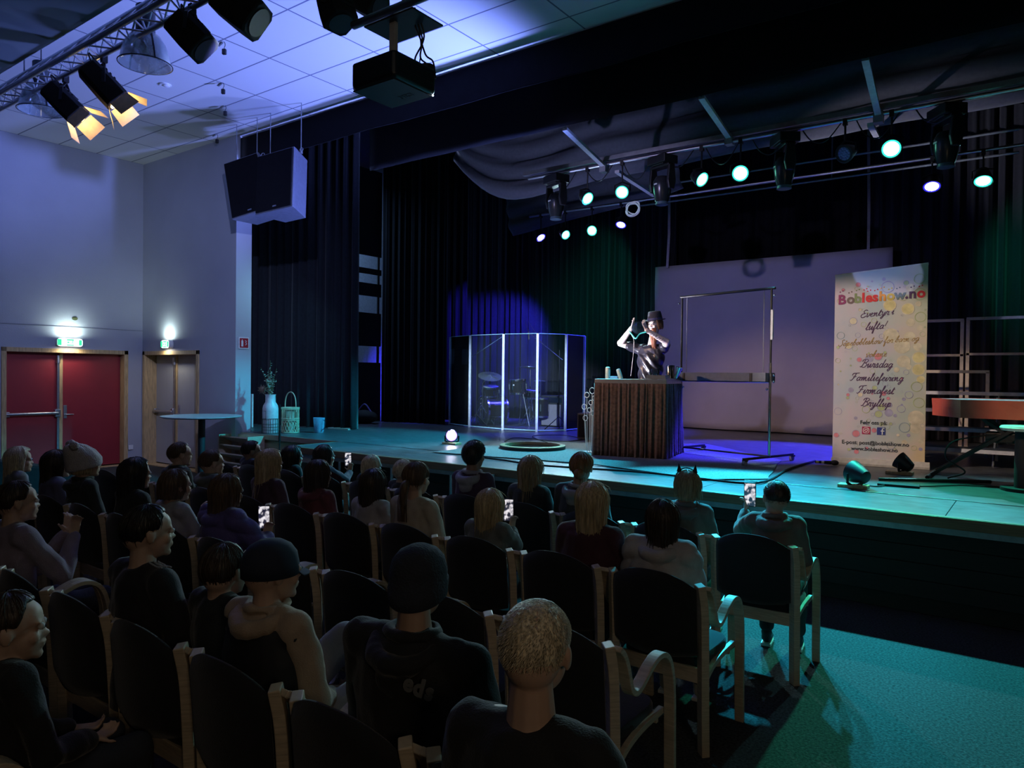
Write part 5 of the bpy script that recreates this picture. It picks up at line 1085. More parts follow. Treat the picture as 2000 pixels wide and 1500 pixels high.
    if style in ('buzz', 'crop', 'afro'):
        N = 5200 if style == 'buzz' else 2600
        for k in range(N):
            phi = rnd.uniform(0, 2 * pi); t = math.sqrt(rnd.random()); p = path(phi, t); nrm = V((p.x / rx ** 2, (p.y + .01) / ry ** 2, (p.z - .022) / rz_ ** 2)).normalized(); nrm = (nrm * .6 + V((.0, -.55, -.45))).normalized() if style != 'afro' else (nrm + V((rnd.gauss(0, .5), rnd.gauss(0, .5), rnd.gauss(0, .5)))).normalized()
            b.tube([M @ (p * hs), M @ ((p + nrm * (.0085 if style != 'afro' else .008)) * hs)], [.0009, .0004], 3, cap=False)
    if style == 'tail':
        base = V((0, -.115, .0)); pts = spline([base, base + V((0, -.03, -.03)), base + V((-.01, -.035, -.12)), base + V((-.02, -.02, -.26))], 5)
        b.tube([M @ (p * hs) for p in pts], [.02, .024, .026, .028, .030, .031, .031, .030, .028, .026, .023, .019, .015, .010, .006, .004][:len(pts)], 12)
        for k in range(50):
            dx, dy = rnd.gauss(0, .016), rnd.gauss(0, .014); b.tube([M @ ((p + V((dx, dy, 0)) * min(1, .4 + i * .06)) * hs) for i, p in enumerate(pts)], .0016, 4, cap=False)
    if style == 'bun':
        b.ell(M @ (V((0, -.105, -.03)) * hs), [.04, .035, .04], 14, 10)
        for k in range(16): a = rnd.uniform(-.9, .9); b.tube([M @ (V((a * .07, -.08, -.06)) * hs), M @ (V((a * .09, -.09 - rnd.random() * .02, -.10 - rnd.random() * .03)) * hs)], [.002, .0006], 4)
    return b
def finger_chain(b, base, d, curl, nrm, L, r0):
    p = V(base); d = V(d).normalized(); nrm = V(nrm).normalized(); side = d.cross(nrm).normalized(); seg = (.42, .32, .26); r = r0
    for k, f in enumerate(seg):
        if k or curl > .3: d = Matrix.Rotation(-curl * (1 if k else .5), 3, side) @ d
        q = p + d * L * f; b.cap(p, q, r, r * .92, 8); p = q; r *= .92
def hand(b, wrist, d, nrm, side, s=1.0, curl=.45, thumb_in=.5, spread=.1):
    """wrist, pointing direction, palm normal (towards the palm side), side=+1 thumb on +cross"""
    d = V(d).normalized(); nrm = V(nrm); nrm = (nrm - d * nrm.dot(d)).normalized(); t = d.cross(nrm).normalized() * side
    w = V(wrist); pl = .075 * s
    for k in range(4):
        o = t * (.027 - .018 * k) * s; b.cap(w + d * .012 * s + o * .7, w + d * pl + o - nrm * 0, .012 * s, .0105 * s, 8)
    lens = (.066, .074, .069, .054)
    for k in range(4):
        o = t * (.029 - .0195 * k) * s; dd = (d + t * spread * (1.5 - k) * .4).normalized()
        finger_chain(b, w + d * pl + o, dd, curl + .05 * k, nrm, lens[k] * s, .0085 * s)
    td = (d * .75 + t * .85 + nrm * thumb_in).normalized(); finger_chain(b, w + d * .022 * s + t * .026 * s, td, .15, nrm, .062 * s, .0105 * s)
HANDQ = []
def person(loc, rz, ztop, label, hair='short', hcol='brown', top='tee', tcol=(.02, .02, .025), pcol=(.03, .035, .05), arms='lap', yaw=0, nod=0, skin=None, width=1.0, hat=None, seed=0, lean=0, scol=(.3, .3, .3), vox=.0065, short='', extra=None, hs=None, shirtmat=None, legs='floor', hoodc=None):
    sk = skin or skinm
    U = ztop - .45; s = U / .75; hs = hs or 1.0; cm = Matrix.Rotation(lean, 4, 'X')
    def T(p): # torso points lean about the pelvis
        q = V(p) - V((0, 0, .5)); return (cm @ q) + V((0, 0, .5))
    hc = T((0, .015, ztop - .112 * hs)); nb = T((0, -.012, .45 + .53 * s)); sh = .130 * s * width; shz = .45 + .485 * s
    Mh = Matrix.Translation(hc) @ Matrix.Rotation(yaw, 4, 'Z') @ Matrix.Rotation(nod, 4, 'X')
    J = {}
    for sd in (-1, 1):
        J['s', sd] = T((sd * sh, -.012, shz)); J['h', sd] = V((sd * .075 * s, .0, .51)); J['k', sd] = V((sd * .10 * s, .40 * s, .515)); J['a', sd] = V((sd * .10 * s, .42 * s, .09))
        if arms == 'lap': J['e', sd] = T((sd * (sh + .045 * s), .05, .45 + .22 * s)); J['w', sd] = V((sd * .07 * s, .25 * s, .60)); hd = (V((-sd * .35, .9, -.15)), V((0, 0, -1)))
        elif arms == 'up': J['e', sd] = T((sd * (sh + .03 * s), .17 * s, .45 + .24 * s)); J['w', sd] = T((sd * .045, .27 * s, .45 + .43 * s)); hd = (V((-sd * .12, .15, 1)), V((-sd, 0, 0)))
        elif arms == 'phone': # right hand holds a phone up
            if sd == 1: J['e', sd] = T((sh + .05 * s, .14 * s, .45 + .20 * s)); J['w', sd] = T((.14, .33 * s, .45 + .36 * s)); hd = (V((-.1, .1, 1)), V((-1, -.3, 0)))
            else: J['e', sd] = T((sd * (sh + .04 * s), .06, .45 + .22 * s)); J['w', sd] = V((sd * .05 * s, .25 * s, .60)); hd = (V((.35, .9, -.15)), V((0, 0, -1)))
        elif isinstance(arms, tuple):   # (side, wrist point): one raised hand
            if sd == arms[0]: J['w', sd] = V(arms[1]); sv = J['s', sd]; J['e', sd] = (sv + J['w', sd]) / 2 + V((sd * .05, .02, -.10 * s)); hd = (V((0, .1, 1)), V((-sd, .2, 0)))
            else: J['e', sd] = T((sd * (sh + .04 * s), .06, .45 + .22 * s)); J['w', sd] = V((sd * .05 * s, .25 * s, .60)); hd = (V((-sd * .35, .9, -.15)), V((0, 0, -1)))
        elif arms == 'cross': J['e', sd] = T((sd * (sh + .04 * s), .08 * s, .45 + .22 * s)); J['w', sd] = T((-sd * .03, .18 * s, .45 + .22 * s + sd * .02)); hd = (V((-sd, .1, .1)), V((0, -1, 0)))
        elif arms == 'chin':
            if sd == 1: J['e', sd] = T((sh + .02 * s, .18 * s, .45 + .18 * s)); J['w', sd] = T((.05, .20 * s, .45 + .40 * s)); hd = (V((-.2, -.1, 1)), V((0, -1, 0)))
            else: J['e', sd] = T((sd * (sh + .04 * s), .06, .45 + .22 * s)); J['w', sd] = V((.04 * s, .22 * s, .60)); hd = (V((.5, .9, -.1)), V((0, 0, -1)))
        J['hd', sd] = hd
    if legs != 'floor':
        for sd, (kp, ap) in zip((-1, 1), legs): J['k', sd] = V(kp); J['a', sd] = V(ap)
    # body
    b = MB()
    b.loft([(T((0, -.01, .46)), .12 * s, .09 * s), (T((0, -.012, .45 + .12 * s)), .115 * s * width, .085 * s), (T((0, -.014, .45 + .25 * s)), .115 * s * width, .08 * s), (T((0, -.016, .45 + .37 * s)), .13 * s * width, .085 * s), (T((0, -.016, shz)), .115 * s * width, .072 * s), (T((0, -.014, shz + .035 * s)), .06 * s, .055 * s)])
    b.cap(T((0, -.012, shz)), hc + V((0, -.028, -.05 * hs)), .054 * s, .047 * hs)
    for sd in (-1, 1):
        b.cap(T((sd * .04, -.012, shz + .01)), J['s', sd], .048 * s, .048 * s); b.cap(J['s', sd], J['e', sd], .043 * s, .035 * s); b.cap(J['e', sd], J['w', sd], .034 * s, .023 * s)
        b.cap(J['h', sd], J['k', sd], .066 * s, .050 * s); b.cap(J['k', sd], J['a', sd], .045 * s, .030 * s)
        hd = J['hd', sd]; hand(b, J['w', sd], hd[0], hd[1], -sd if hd[1].z < -.5 else sd, .86 * min(1.05, s), curl=.5 if arms in ('lap', 'up') else .55)
    head_parts(b, hs, Mh)
    body = b.build('person', sk); remesh(body, vox, 2); body.location = loc; body.rotation_euler = (0, 0, rz); body['arms'] = 0; del body['arms']
    tag(body, label, 'person')
    for sd in (-1, 1):
        e_ = MB().ell(Mh @ (V((sd * .030, .083, .006)) * hs), .0115 * hs, 12, 8).build('eye', eyem, body, smooth=True); MB().ell(Mh @ (V((sd * .030, .092, .006)) * hs), .0052 * hs, 10, 6).build('iris', irism, e_)
    # clothing: top with sleeves
    g = .014 if top != 'puffer' else .028; tm = shirtmat or mat('cloth_%02d' % seed, tcol, .88, var=.12, scale=14, bump=.25, bscale=180, sheen=.2)
    b = MB(); gz = .045
    b.loft([(T((0, -.01, .455)), .128 * s + g, .10 * s + g), (T((0, -.012, .45 + .12 * s)), .122 * s * width + g, .092 * s + g), (T((0, -.014, .45 + .25 * s)), .120 * s * width + g, .085 * s + g), (T((0, -.016, .45 + .37 * s)), .134 * s * width + g, .088 * s + g), (T((0, -.016, shz)), .118 * s * width + g, .074 * s + g), (T((0, -.014, shz + .04 * s)), .066 * s, .062 * s)])
    for sd in (-1, 1):
        b.cap(T((sd * .04, -.012, shz + .004)), J['s', sd] + V((0, 0, -.003)), .050 * s + g * .8, .046 * s + g)
        if top == 'vest': b.cap(J['s', sd], J['s', sd].lerp(J['e', sd], .12), .048 * s + g, .042 * s + g); continue
        if top == 'tee': b.cap(J['s', sd], J['s', sd].lerp(J['e', sd], .55), .046 * s + g, .044 * s + g)
        else: b.cap(J['s', sd], J['e', sd], .044 * s + g, .038 * s + g); b.cap(J['e', sd], J['e', sd].lerp(J['w', sd], .93), .037 * s + g, .027 * s + g * .8)
    hb_ = MB()
    if top in ('hoodie', 'puffer'):
        # collar and folded hood on the back
        for k in range(12):
            a = 2 * pi * k / 12; a2 = 2 * pi * (k + 1) / 12
            hb_.cap(T((.068 * cos(a) * s, -.012 + .062 * sin(a) * s, shz + .05 * s)), T((.068 * cos(a2) * s, -.012 + .062 * sin(a2) * s, shz + .05 * s)), .018, .018, 8)
        for k in range(10):
            a = pi * (1 + k / 10); a2 = pi * (1 + (k + 1) / 10); f_ = sin(pi * (k + .5) / 10)
            hb_.cap(T((.098 * cos(a) * s, -.02 + .095 * sin(a) * s, shz + (.028 - .035 * f_) * s)), T((.098 * cos(a2) * s, -.02 + .095 * sin(a2) * s, shz + (.028 - .035 * f_) * s)), .022 + .012 * f_, .022 + .012 * f_, 10)
        hb_.ell(T((0, -.088 * s - g * .6, shz - .045 * s)), (.062 * s, .024 * s, .065 * s), 14, 8)
    t_ = b.build({'tee': 'tshirt', 'hoodie': 'hoodie', 'puffer': 'puffer_jacket', 'sweater': 'sweater', 'vest': 'vest'}[top], tm, body); remesh(t_, .009, 4)
    if top == 'puffer': displace(t_, lambda c: .012 * abs(sin((c.z + .3 * abs(c.x)) * 34)) ** .6 - .006 + .008 * noise.noise(c * 15))
    else: displace(t_, lambda c: .010 * noise.noise(V((c.x * 9, c.y * 9, c.z * 6 + seed))) + .006 * noise.noise(V((c.x * 22, c.y * 22, c.z * 14))) * (1 if c.z > .5 else .3))
    if top in ('hoodie', 'puffer'):
        h2 = hb_.build('hood' if top == 'hoodie' else 'collar', mat('hood_%02d' % seed, hoodc, .9, bump=.25, scale=14, bscale=180) if hoodc else tm, body); remesh(h2, .008, 4); displace(h2, lambda c: .010 * noise.noise(V((c.x * 14, c.y * 14, c.z * 9 + seed))))
    # trousers and shoes
    b = MB(); g2 = .012
    b.ell((0, -.005, .505), (.135 * s, .115 * s, .075 * s), 18, 10)
    for sd in (-1, 1): b.cap(J['h', sd], J['k', sd], .070 * s + g2, .054 * s + g2); b.cap(J['k', sd], J['k', sd].lerp(J['a', sd], .88), .050 * s + g2, .040 * s + g2)
    tr_ = b.build('trousers', mat('trouser_%02d' % seed, pcol, .85, bump=.2, scale=10, bscale=150), body); remesh(tr_, .011, 3); displace(tr_, lambda c: .007 * noise.noise(c * 14))
    for sd in (-1, 1):
        a = J['a', sd]; b = MB(); b.cap(a + V((0, .0, -.035)), a + V((0, .12, -.055)), .036, .030); b.cap(a, a + V((0, 0, .0)), .038, .038)
        sh_ = b.build('shoe', mat('shoe_%02d' % seed, scol, .6), body); remesh(sh_, .008, 2)
        MB().prism([(a.x - .033, a.y - .04), (a.x + .033, a.y - .04), (a.x + .036, a.y + .08), (a.x + .022, a.y + .155), (a.x - .022, a.y + .155), (a.x - .036, a.y + .08)], a.z - .088, a.z - .066, 2).build('sole', white, sh_, bevel=.004)
    # hair
    if hair: hm = hairmat('hair_' + hcol, HAIR[hcol]); ho = hair_mesh(hair, hs, seed + 3, Mh).build('hair', hm, body, smooth=2, recalc=False)
    if hat == 'beanie':
        b = MB(); n = 40; R = []
        for z, k in ((-.035, .97), (-.03, 1.02), (.01, 1.05), (.015, 1.0), (.05, 1.0), (.085, .9), (.11, .66), (.125, .3), (.128, .02)):
            R.append([Mh @ (V(((.086 * k + .002 * sin(i * pi * n / 4)) * cos(2 * pi * i / n), -.012 + (.106 * k) * sin(2 * pi * i / n), z + .02 * (-sin(2 * pi * i / n)) * -1 * (z < .03))) * hs) for i in range(n)])
        b.rings(R); b.build('beanie', mat('knit_%02d' % seed, extra or (.03, .035, .05), .95, bump=.5, scale=30, bscale=130), body, smooth=2)
    if hat == 'knit':     # slouchy pale beanie with two pompom ears
        b = MB(); n = 40; R = []
        for z, k, y in ((-.03, 1.0, .0), (-.02, 1.04, .0), (.02, 1.06, -.004), (.06, 1.04, -.015), (.10, .92, -.035), (.13, .66, -.055), (.145, .3, -.065), (.148, .02, -.065)):
            R.append([Mh @ (V((.098 * k * cos(2 * pi * i / n), y - .016 + .122 * k * sin(2 * pi * i / n), z * 1.1 + .025 * (sin(2 * pi * i / n)) * (z < .03) + .004 * sin(i * 1.7))) * hs) for i in range(n)])
        hm = mat('knit_pale', (.50, .46, .46), .95, bump=.6, scale=30, bscale=120); b.rings(R); h_ = b.build('knit_hat', hm, body, smooth=2)
        for s_ in (-1, 1): p_ = MB().ell(Mh @ (V((s_ * .075, -.095, .150)) * hs), .036, 16, 12).build('pompom', hm, h_, smooth=2); displace(p_, lambda c: .006 * noise.noise(c * 90))
    if hat == 'cap':
        b = MB(); n = 36; R = []
        for z, k in ((-.01, 1.0), (.03, 1.01), (.07, .93), (.10, .72), (.118, .4), (.122, .02)): R.append([Mh @ (V((.086 * k * cos(2 * pi * i / n), -.012 + .104 * k * sin(2 * pi * i / n), z)) * hs) for i in range(n)])
        cm_ = mat('cap_navy', extra or (.012, .018, .04), .85); b.rings(R); c_ = b.build('cap', cm_, body, smooth=2)
        br_ = [[Mh @ (V((.075 * sin(a) * k, .075 + .085 * cos(a) * (k - .35) , .002 - .012 * k + dz)) * hs) for a in [-1.35 + 2.7 * i / 12 for i in range(13)]] for k, dz in ((.5, .0), (.8, 0), (1.0, 0), (1.0, -.004), (.8, -.004), (.5, -.004))]
        MB().rings(br_, False, False).build('brim', cm_, c_, smooth=True)
    body['_j'] = 0; del body['_j']
    return body, J, Mh, hs
def phone_at(p, rz, tilt, lit, label, name='mobile_phone'):
    o = thing(name, p, label, 'phone'); o.rotation_euler = (tilt, 0, rz)
    MB().box((0, 0, 0), (.074, .009, .152)).build('case', black, o, bevel=.006)
    if lit == 'picture':
        sc = bpy.data.materials.get('phone_screen')
        if not sc:
            sc = mat('phone_screen', (.3, .3, .4), .3, emit=(.5, .5, .7), es=.6); nt = sc.node_tree; v_ = nt.nodes.new('ShaderNodeTexNoise'); v_.inputs['Scale'].default_value = 34; r_ = nt.nodes.new('ShaderNodeValToRGB'); r_.color_ramp.elements[0].position = .45; r_.color_ramp.elements[0].color = (.01, .012, .03, 1); r_.color_ramp.elements[1].position = .6; r_.color_ramp.elements[1].color = (1, .95, 1, 1)
            t_ = nt.nodes.new('ShaderNodeTexCoord'); nt.links.new(t_.outputs['Object'], v_.inputs['Vector']); nt.links.new(v_.outputs[0], r_.inputs[0]); p_ = nt.nodes['Principled BSDF']; nt.links.new(r_.outputs[0], p_.inputs['Emission Color']); p_.inputs['Emission Strength'].default_value = .8
        MB().box((0, -.0052, 0), (.066, .001, .14)).build('screen', sc, o)
    else: MB().box((0, -.0052, 0), (.066, .001, .14)).build('screen', mat('dark_screen', (.02, .02, .03), .1), o)
    return o
STAGE_LOOK = V((-4.4, 9.3, 0))
def seat_person(row, px, py, **k):
    yrow = {1: 4.68, 2: 3.55, 3: 2.6, 4: 1.6, 5: .9}[row] if 'y' not in k else k.pop('y')
    q = Y(yrow, px, py); dirv = STAGE_LOOK - V((q.x, q.y, 0)); ang_ = math.atan2(dirv.y, dirv.x) - pi / 2
    k.setdefault('yaw', ang_ * .75); body_rot = ang_ * .25
    short = k.pop('short'); k['seed'] = len(PEOPLE) + 1
    if 'phone' in k:      # pixel, distance row and side of a raised phone
        ppx, ppy, py_, sd_, scl, plab = k.pop('phone'); pw_ = Y(py_, ppx, ppy); lp_ = Matrix.Rotation(-body_rot, 3, 'Z') @ (pw_ - V((q.x, q.y, 0)))
        k['arms'] = (sd_, lp_ + V((sd_ * .03, .0, -.13)))
        dcam = V((0, 0, CAMH)) - pw_; po = phone_at(pw_, math.atan2(dcam.y, dcam.x) + pi / 2 - .25 + k.get('_r', 0), .05, 'picture', plab); po.scale = (scl,) * 3
    res = person((q.x, q.y, 0), body_rot, q.z, k.pop('label'), **k); PEOPLE.append((q.x, q.y, row, short)); return res
PEOPLE = []
G1 = (.20, .20, .21)
# front row
b1 = seat_person(1, 1515, 938, short='the boy filming with both hands raised', label='boy with cropped dark hair and grey hoodie at the aisle end of the front row', hair='crop', hcol='dbrown', top='hoodie', tcol=(.16, .14, .14), phone=(1465, 966, 4.98, -1, 1.1, 'phone held up by the boy in the grey hoodie, showing the stage'), pcol=(.012, .012, .014), scol=(.02, .02, .025), nod=.05)
seat_person(1, 1342, 920, short='the child with black cat ears', label='child with dark blond bob and black cat ears headband in a grey hoodie', hair='bob', hcol='dblond', top='hoodie', tcol=(.12, .13, .13), arms='lap')
seat_person(1, 1135, 885, short='the person with tied up ginger hair', label='person with tied up ginger brown hair and a pale hood on a dark jacket', hair='bun', hcol='ginger', top='hoodie', tcol=(.05, .055, .06), width=1.05, hoodc=(.30, .28, .28))
seat_person(1, 1035, 893, short='the girl with long wavy hair', label='girl with long wavy light brown hair in a dark plaid shirt, front row', hair='long', hcol='dblond', top='sweater', tcol=(.035, .04, .045))
seat_person(1, 925, 865, short='the boy with a dark afro', label='boy with short dark afro hair and a purple jacket with pale hood', hair='afro', hcol='black', top='hoodie', tcol=(.06, .035, .08), skin=skin2, hoodc=(.28, .27, .32))
seat_person(1, 787, 900, short='the small child with curly pale hair', label='small child with curly pale hair half hidden behind a ponytail', hair='messy', hcol='lblond', top='sweater', tcol=(.03, .03, .04), hs=.9)
seat_person(1, 725, 890, short='the child with straight pale bowl cut', label='child with straight white blond bowl cut hair in the front row', hair='bob', hcol='lblond', top='sweater', tcol=(.012, .012, .016), hs=.92)
b8 = seat_person(1, 632, 870, short='the dark haired person in maroon filming', label='person with dark hair and maroon jacket holding up a phone, front row', hair='shoulder', hcol='black', top='hoodie', tcol=(.07, .012, .025), phone=(680, 897, 4.98, 1, .95, 'phone held up by the person in the maroon jacket'))
seat_person(1, 570, 872, short='the girl with long black hair', label='girl with long black hair and pale profile near the stage steps', hair='long', hcol='black', top='sweater', tcol=(.012, .015, .018), yaw=-.2)
seat_person(1, 490, 862, short='the boy nearest the shelf unit', label='boy with short black hair sitting closest to the slatted shelf unit', hair='short', hcol='black', top='sweater', tcol=(.015, .014, .035), skin=skin2)
# second row
seat_person(2, 1293, 978, short='the girl in the white puffer jacket', label='girl with long dark hair wearing a pale quilted puffer jacket', hair='shoulder', hcol='dbrown', top='puffer', tcol=(.42, .40, .42), pcol=(.012, .02, .035), scol=(.45, .40, .34), width=1.05)
seat_person(2, 1155, 945, short='the girl with thick long blond hair', label='girl with thick long blond hair in a dark and maroon top, second row', hair='long', hcol='blond', top='sweater', tcol=(.06, .018, .03), width=1.05)
b13 = seat_person(2, 955, 957, short='the blond girl filming beside the wavy haired girl', label='girl with straight blond hair and checked shirt holding up a phone', hair='shoulder', hcol='blond', top='sweater', tcol=(.13, .14, .14), phone=(993, 996, 3.82, 1, 1, 'phone held up by the girl with straight blond hair and checked shirt'))
seat_person(2, 812, 905, short='the girl with a low ponytail', label='girl with low brown ponytail in a cream sweatshirt, second row', hair='tail', hcol='brown', top='sweater', tcol=(.42, .36, .30))
seat_person(2, 728, 918, short='the girl in the white sweater', label='girl with dark brown straight hair in a white sweater beside the ponytail', hair='shoulder', hcol='dbrown', top='sweater', tcol=(.38, .37, .42))
seat_person(2, 620, 900, short='the child in the maroon and white hoodie', label='child with dark hair in a maroon and white hoodie, second row', hair='shoulder', hcol='dbrown', top='hoodie', tcol=(.14, .035, .05))
seat_person(2, 525, 880, short='the girl with long honey blond hair', label='girl with long honey blond hair seen in profile, second row', hair='long', hcol='blond', top='sweater', tcol=(.07, .035, .06))
seat_person(2, 412, 880, short='the boy with prominent ear before the bar table', label='boy with short brown hair and grey hoodie below the high round table', hair='short', hcol='brown', top='hoodie', tcol=(.15, .16, .16))
seat_person(2, 350, 865, short='the boy in front of the grey door', label='boy with short dark hair in front of the narrow grey door', hair='short', hcol='brown', top='hoodie', tcol=(.045, .05, .045))
# third row
b18 = seat_person(3, 440, 928, short='the person in the purple quilted jacket', label='person with brown hair and purple quilted jacket holding a lit phone', hair='shoulder', hcol='brown', top='puffer', tcol=(.10, .08, .28), phone=(516, 1010, 2.78, 1, 1, 'brightly lit phone held up by the person in the purple jacket'), width=1.1)
seat_person(3, 340, 918, short='the girl with a brown bob', label='girl with brown bob and white top resting her chin on a hand', hair='bob', hcol='brown', top='sweater', tcol=(.36, .36, .40), arms='chin')
seat_person(3, 262, 897, short='the girl with straight black hair', label='girl with straight black hair and pale profile beside the knitted hat', hair='long', hcol='black', top='sweater', tcol=(.02, .022, .022))
seat_person(3, 165, 878, short='the person in the pale knitted hat', label='person in a pale knitted hat with two pompoms and dark coat', hair='bob', hcol='blond', hat='knit', top='hoodie', tcol=(.025, .03, .028))
seat_person(3, 108, 882, short='the person behind the knitted hat', label='person with long dark hair and lilac top left of the knitted hat', hair='long', hcol='dbrown', top='sweater', tcol=(.12, .12, .20))
seat_person(3, 35, 875, short='the blond girl at the far left', label='girl with pale blond hair in profile at the far left edge', hair='long', hcol='lblond', top='sweater', tcol=(.2, .22, .24))
# fourth row
b24 = seat_person(4, 30, 942, short='the boy in the lilac shirt', label='boy in a lilac long sleeved shirt with hands clasped before his mouth', hair='short', hcol='dbrown', top='sweater', tcol=(.24, .19, .25), arms='up', yaw=-.25)
seat_person(4, 285, 990, short='the boy in the striped black tracksuit top', label='boy with black hair in a black track jacket with white shoulder stripes', hair='short', hcol='black', top='sweater', tcol=(.010, .010, .014), yaw=-.35, y=1.55)
seat_person(4, 435, 1065, short='the child hidden in the dark beside the navy cap', label='child with short dark hair almost lost in shadow left of the navy cap', hair='short', hcol='dbrown', top='sweater', tcol=(.012, .016, .02), y=1.7)
b27 = seat_person(4, 528, 1058, short='the teenager in the navy cap', label='teenager in a navy cap and black vest over a beige hoodie', hair='crop', hcol='dbrown', hat='cap', top='hoodie', tcol=(.36, .27, .20), pcol=(.34, .33, .35), yaw=-.35, width=1.1, legs=(((.02, .36, .78), (.10, .50, .42)), ((.30, .34, .70), (.02, .52, .62))))
b28 = seat_person(4, 815, 1072, short='the person in the black beanie', label='person in a black beanie and black hoodie with gothic letters on the back', hair='crop', hcol='dbrown', hat='beanie', top='hoodie', tcol=(.010, .010, .011), y=1.62, width=1.35, extra=(.018, .022, .035))
b29 = seat_person(4, 1045, 1175, short='the boy with the shaved blond hair', label='boy with shaved blond hair and black tshirt, nearest the camera', hair='buzz', hcol='lblond', top='tee', tcol=(.010, .011, .013), y=1.34, yaw=.12, vox=.005)
seat_person(5, 12, 1162, short='the person at the lower left corner', label='person with dark hair and pale face in profile at the lower left', hair='short', hcol='dbrown', top='sweater', tcol=(.012, .012, .014), y=.9, yaw=-.5)
# extras carried or worn
body, J, Mh, hs = [None] * 4
def W(bd, p): return Matrix.Translation(bd.location) @ Matrix.Rotation(bd.rotation_euler.z, 4, 'Z') @ V(p)
# cat ears on the front row child, white tracksuit stripes, letters on the hoodie
ce = [o for o in bpy.data.objects if o.get('label', '').startswith('child with dark blond bob')][0]
h_ = [o for o in ce.children if o.name.startswith('hair')][0]
zt_ = max(v.co.z for v in h_.data.vertices); cyv = sum((v.co.y for v in h_.data.vertices)) / len(h_.data.vertices)
hb = MB(); hb.tube([(.088 * cos(a), .0, zt_ - .10 + .108 * sin(a)) for a in [k * pi / 14 for k in range(15)]], .004, 6)
for s in (-1, 1): hb.rings([[V((s * .052 + .020 * cos(t), .010 * sin(t), zt_ - .022)) for t in [k * pi / 4 for k in range(8)]], [V((s * .058 + .001 * cos(t), .001 * sin(t), zt_ + .035)) for t in [k * pi / 4 for k in range(8)]]])
hb.build('cat_ear_headband', blackm, ce)
def back_y(o, x, z):
    c = [v.co.y for v in o.data.vertices if abs(v.co.x - x) < .02 and abs(v.co.z - z) < .02]; return min(c) if c else -.12
bd = b28[0]; top_ = [o for o in bd.children if o.name.startswith('hoodie')][0]
for ch, x in (('e', .055), ('d', .088), ('s', .122)):
    z = .955 - x * .25; text_mesh('hoodie_letter', ch, .072, frame_M((x, back_y(top_, x + .01, z) - .012, z), (1, 0, 0), (0, 0, 1)), mat('faded_print', (.16, .16, .16), .8), top_, shear=.25, bold=.003, align='LEFT')
bd = b27[0]; b = MB(); U = .78
vt = [o for o in bd.children if o.name.startswith('hoodie')][0]
# vest over the hoodie: the torso part of the hoodie, slightly larger
b = MB(); hz = bd.children and 1.0
s_ = (Y(1.6, 528, 1058).z - .45) / .75
b.loft([((0, -.01, .455), .128 * s_ + .04, .10 * s_ + .035), ((0, -.014, .45 + .25 * s_), .125 * s_ * 1.1 + .035, .09 * s_ + .035), ((0, -.016, .45 + .37 * s_), .134 * s_ * 1.1 + .03, .09 * s_ + .034), ((0, -.016, .45 + .475 * s_), .122 * s_ * 1.1 + .02, .078 * s_ + .028), ((0, -.014, .45 + .50 * s_), .085 * s_, .075 * s_)])

for sd in (-1, 1): b.cap((sd * .03, -.014, .45 + .470 * s_), (sd * .125 * s_ * 1.1, -.012, .45 + .462 * s_), .070 * s_, .060 * s_)
v_ = b.build('vest', mat('black_vest', (.010, .012, .016), .7), bd); remesh(v_, .01, 4)
for tb_, lab in ((b1, 'adidas'),):
    bd = tb_[0]; J = tb_[1]; b = MB()
    for sd in (1,):
        for k in range(3):
            c = J['k', sd]; y = -.10 - .03 * k; b.tube([c + V((.062 * cos(a) * 1, y, .062 * sin(a))) for a in [-.8 + i * .25 for i in range(12)]], .006, 5)
    b.build('trouser_stripes', white, bd)
bd, J = [o for o in bpy.data.objects if o.get('label', '').startswith('boy with black hair in a black track')][0], None
tp = [o for o in bd.children if o.name.startswith('sweater')][0]; s_ = 1.0
for k in range(3):
    x0 = .05 + .0; pts = []
    for i in range(9):
        x = .06 + i * .012; yy = -.02 + .02 * k; c = [v.co.z for v in tp.data.vertices if abs(v.co.x - x) < .013 and abs(v.co.y - yy) < .013]
        if c: pts.append((x, yy, max(c) + .002))
    if len(pts) > 2: MB().tube(pts, .0035, 5).build('shoulder_stripe', mat('dull_white', (.35, .36, .38), .8), tp)

# ------------------------------------------------------------------ chairs in rows under them
rows = {1: (4.5, -1.42, 11), 2: (3.38, -1.55, 11), 3: (2.43, -1.53, 14), 4: (1.45, -1.05, 9), 5: (.45, -1.6, 5)}
ORD = {1: 'front', 2: 'second', 3: 'third', 4: 'fourth', 5: 'rearmost'}
for r_, (y, x0, n) in rows.items():
    ppl = [p for p in PEOPLE if p[2] == r_]
    xsr = [x0 - .572 * k for k in range(n)]; used = {}
    for p in sorted(ppl, key=lambda p: -p[0]):
        free = [k for k in range(n) if k not in used]
        if not free: continue
        k = min(free, key=lambda k: abs(xsr[k] - p[0])); used[k] = p
    for k in range(n):
        if r_ == 5 and k not in (1, 2): continue
        rr = random.Random(r_ * 20 + k); x = xsr[k]
        nm = used.get(k)
        if nm: lab = 'black-backed birch armchair in the %s row under %s' % (ORD[r_], nm[3]); g = None
        else:
            near = min([(abs(p[0] - x), p) for p in ppl] or [(0, (0, 0, 0, 'the others'))])[1]
            side = 'right' if x > near[0] else 'left'
            dist = sum(1 for j in range(n) if j not in used and min(x, near[0]) < xsr[j] < max(x, near[0]) and j != k)
            lab = ('empty black-backed armchair in the %s row, %s of %s' % (ORD[r_], side, near[3])) if dist == 0 else 'empty armchair, %s row, %s seat %s of %s' % (ORD[r_], ('', 'second', 'third', 'fourth', 'fifth', 'sixth', 'seventh')[dist], side, near[3])
            if r_ == 3 and k == 0: lab = 'empty black-backed armchair at the aisle end of the third row'
        words = lab.split(); lab = ' '.join(words[:16])
        place_chair(x, y, rr.uniform(-.02, .02), lab, None)

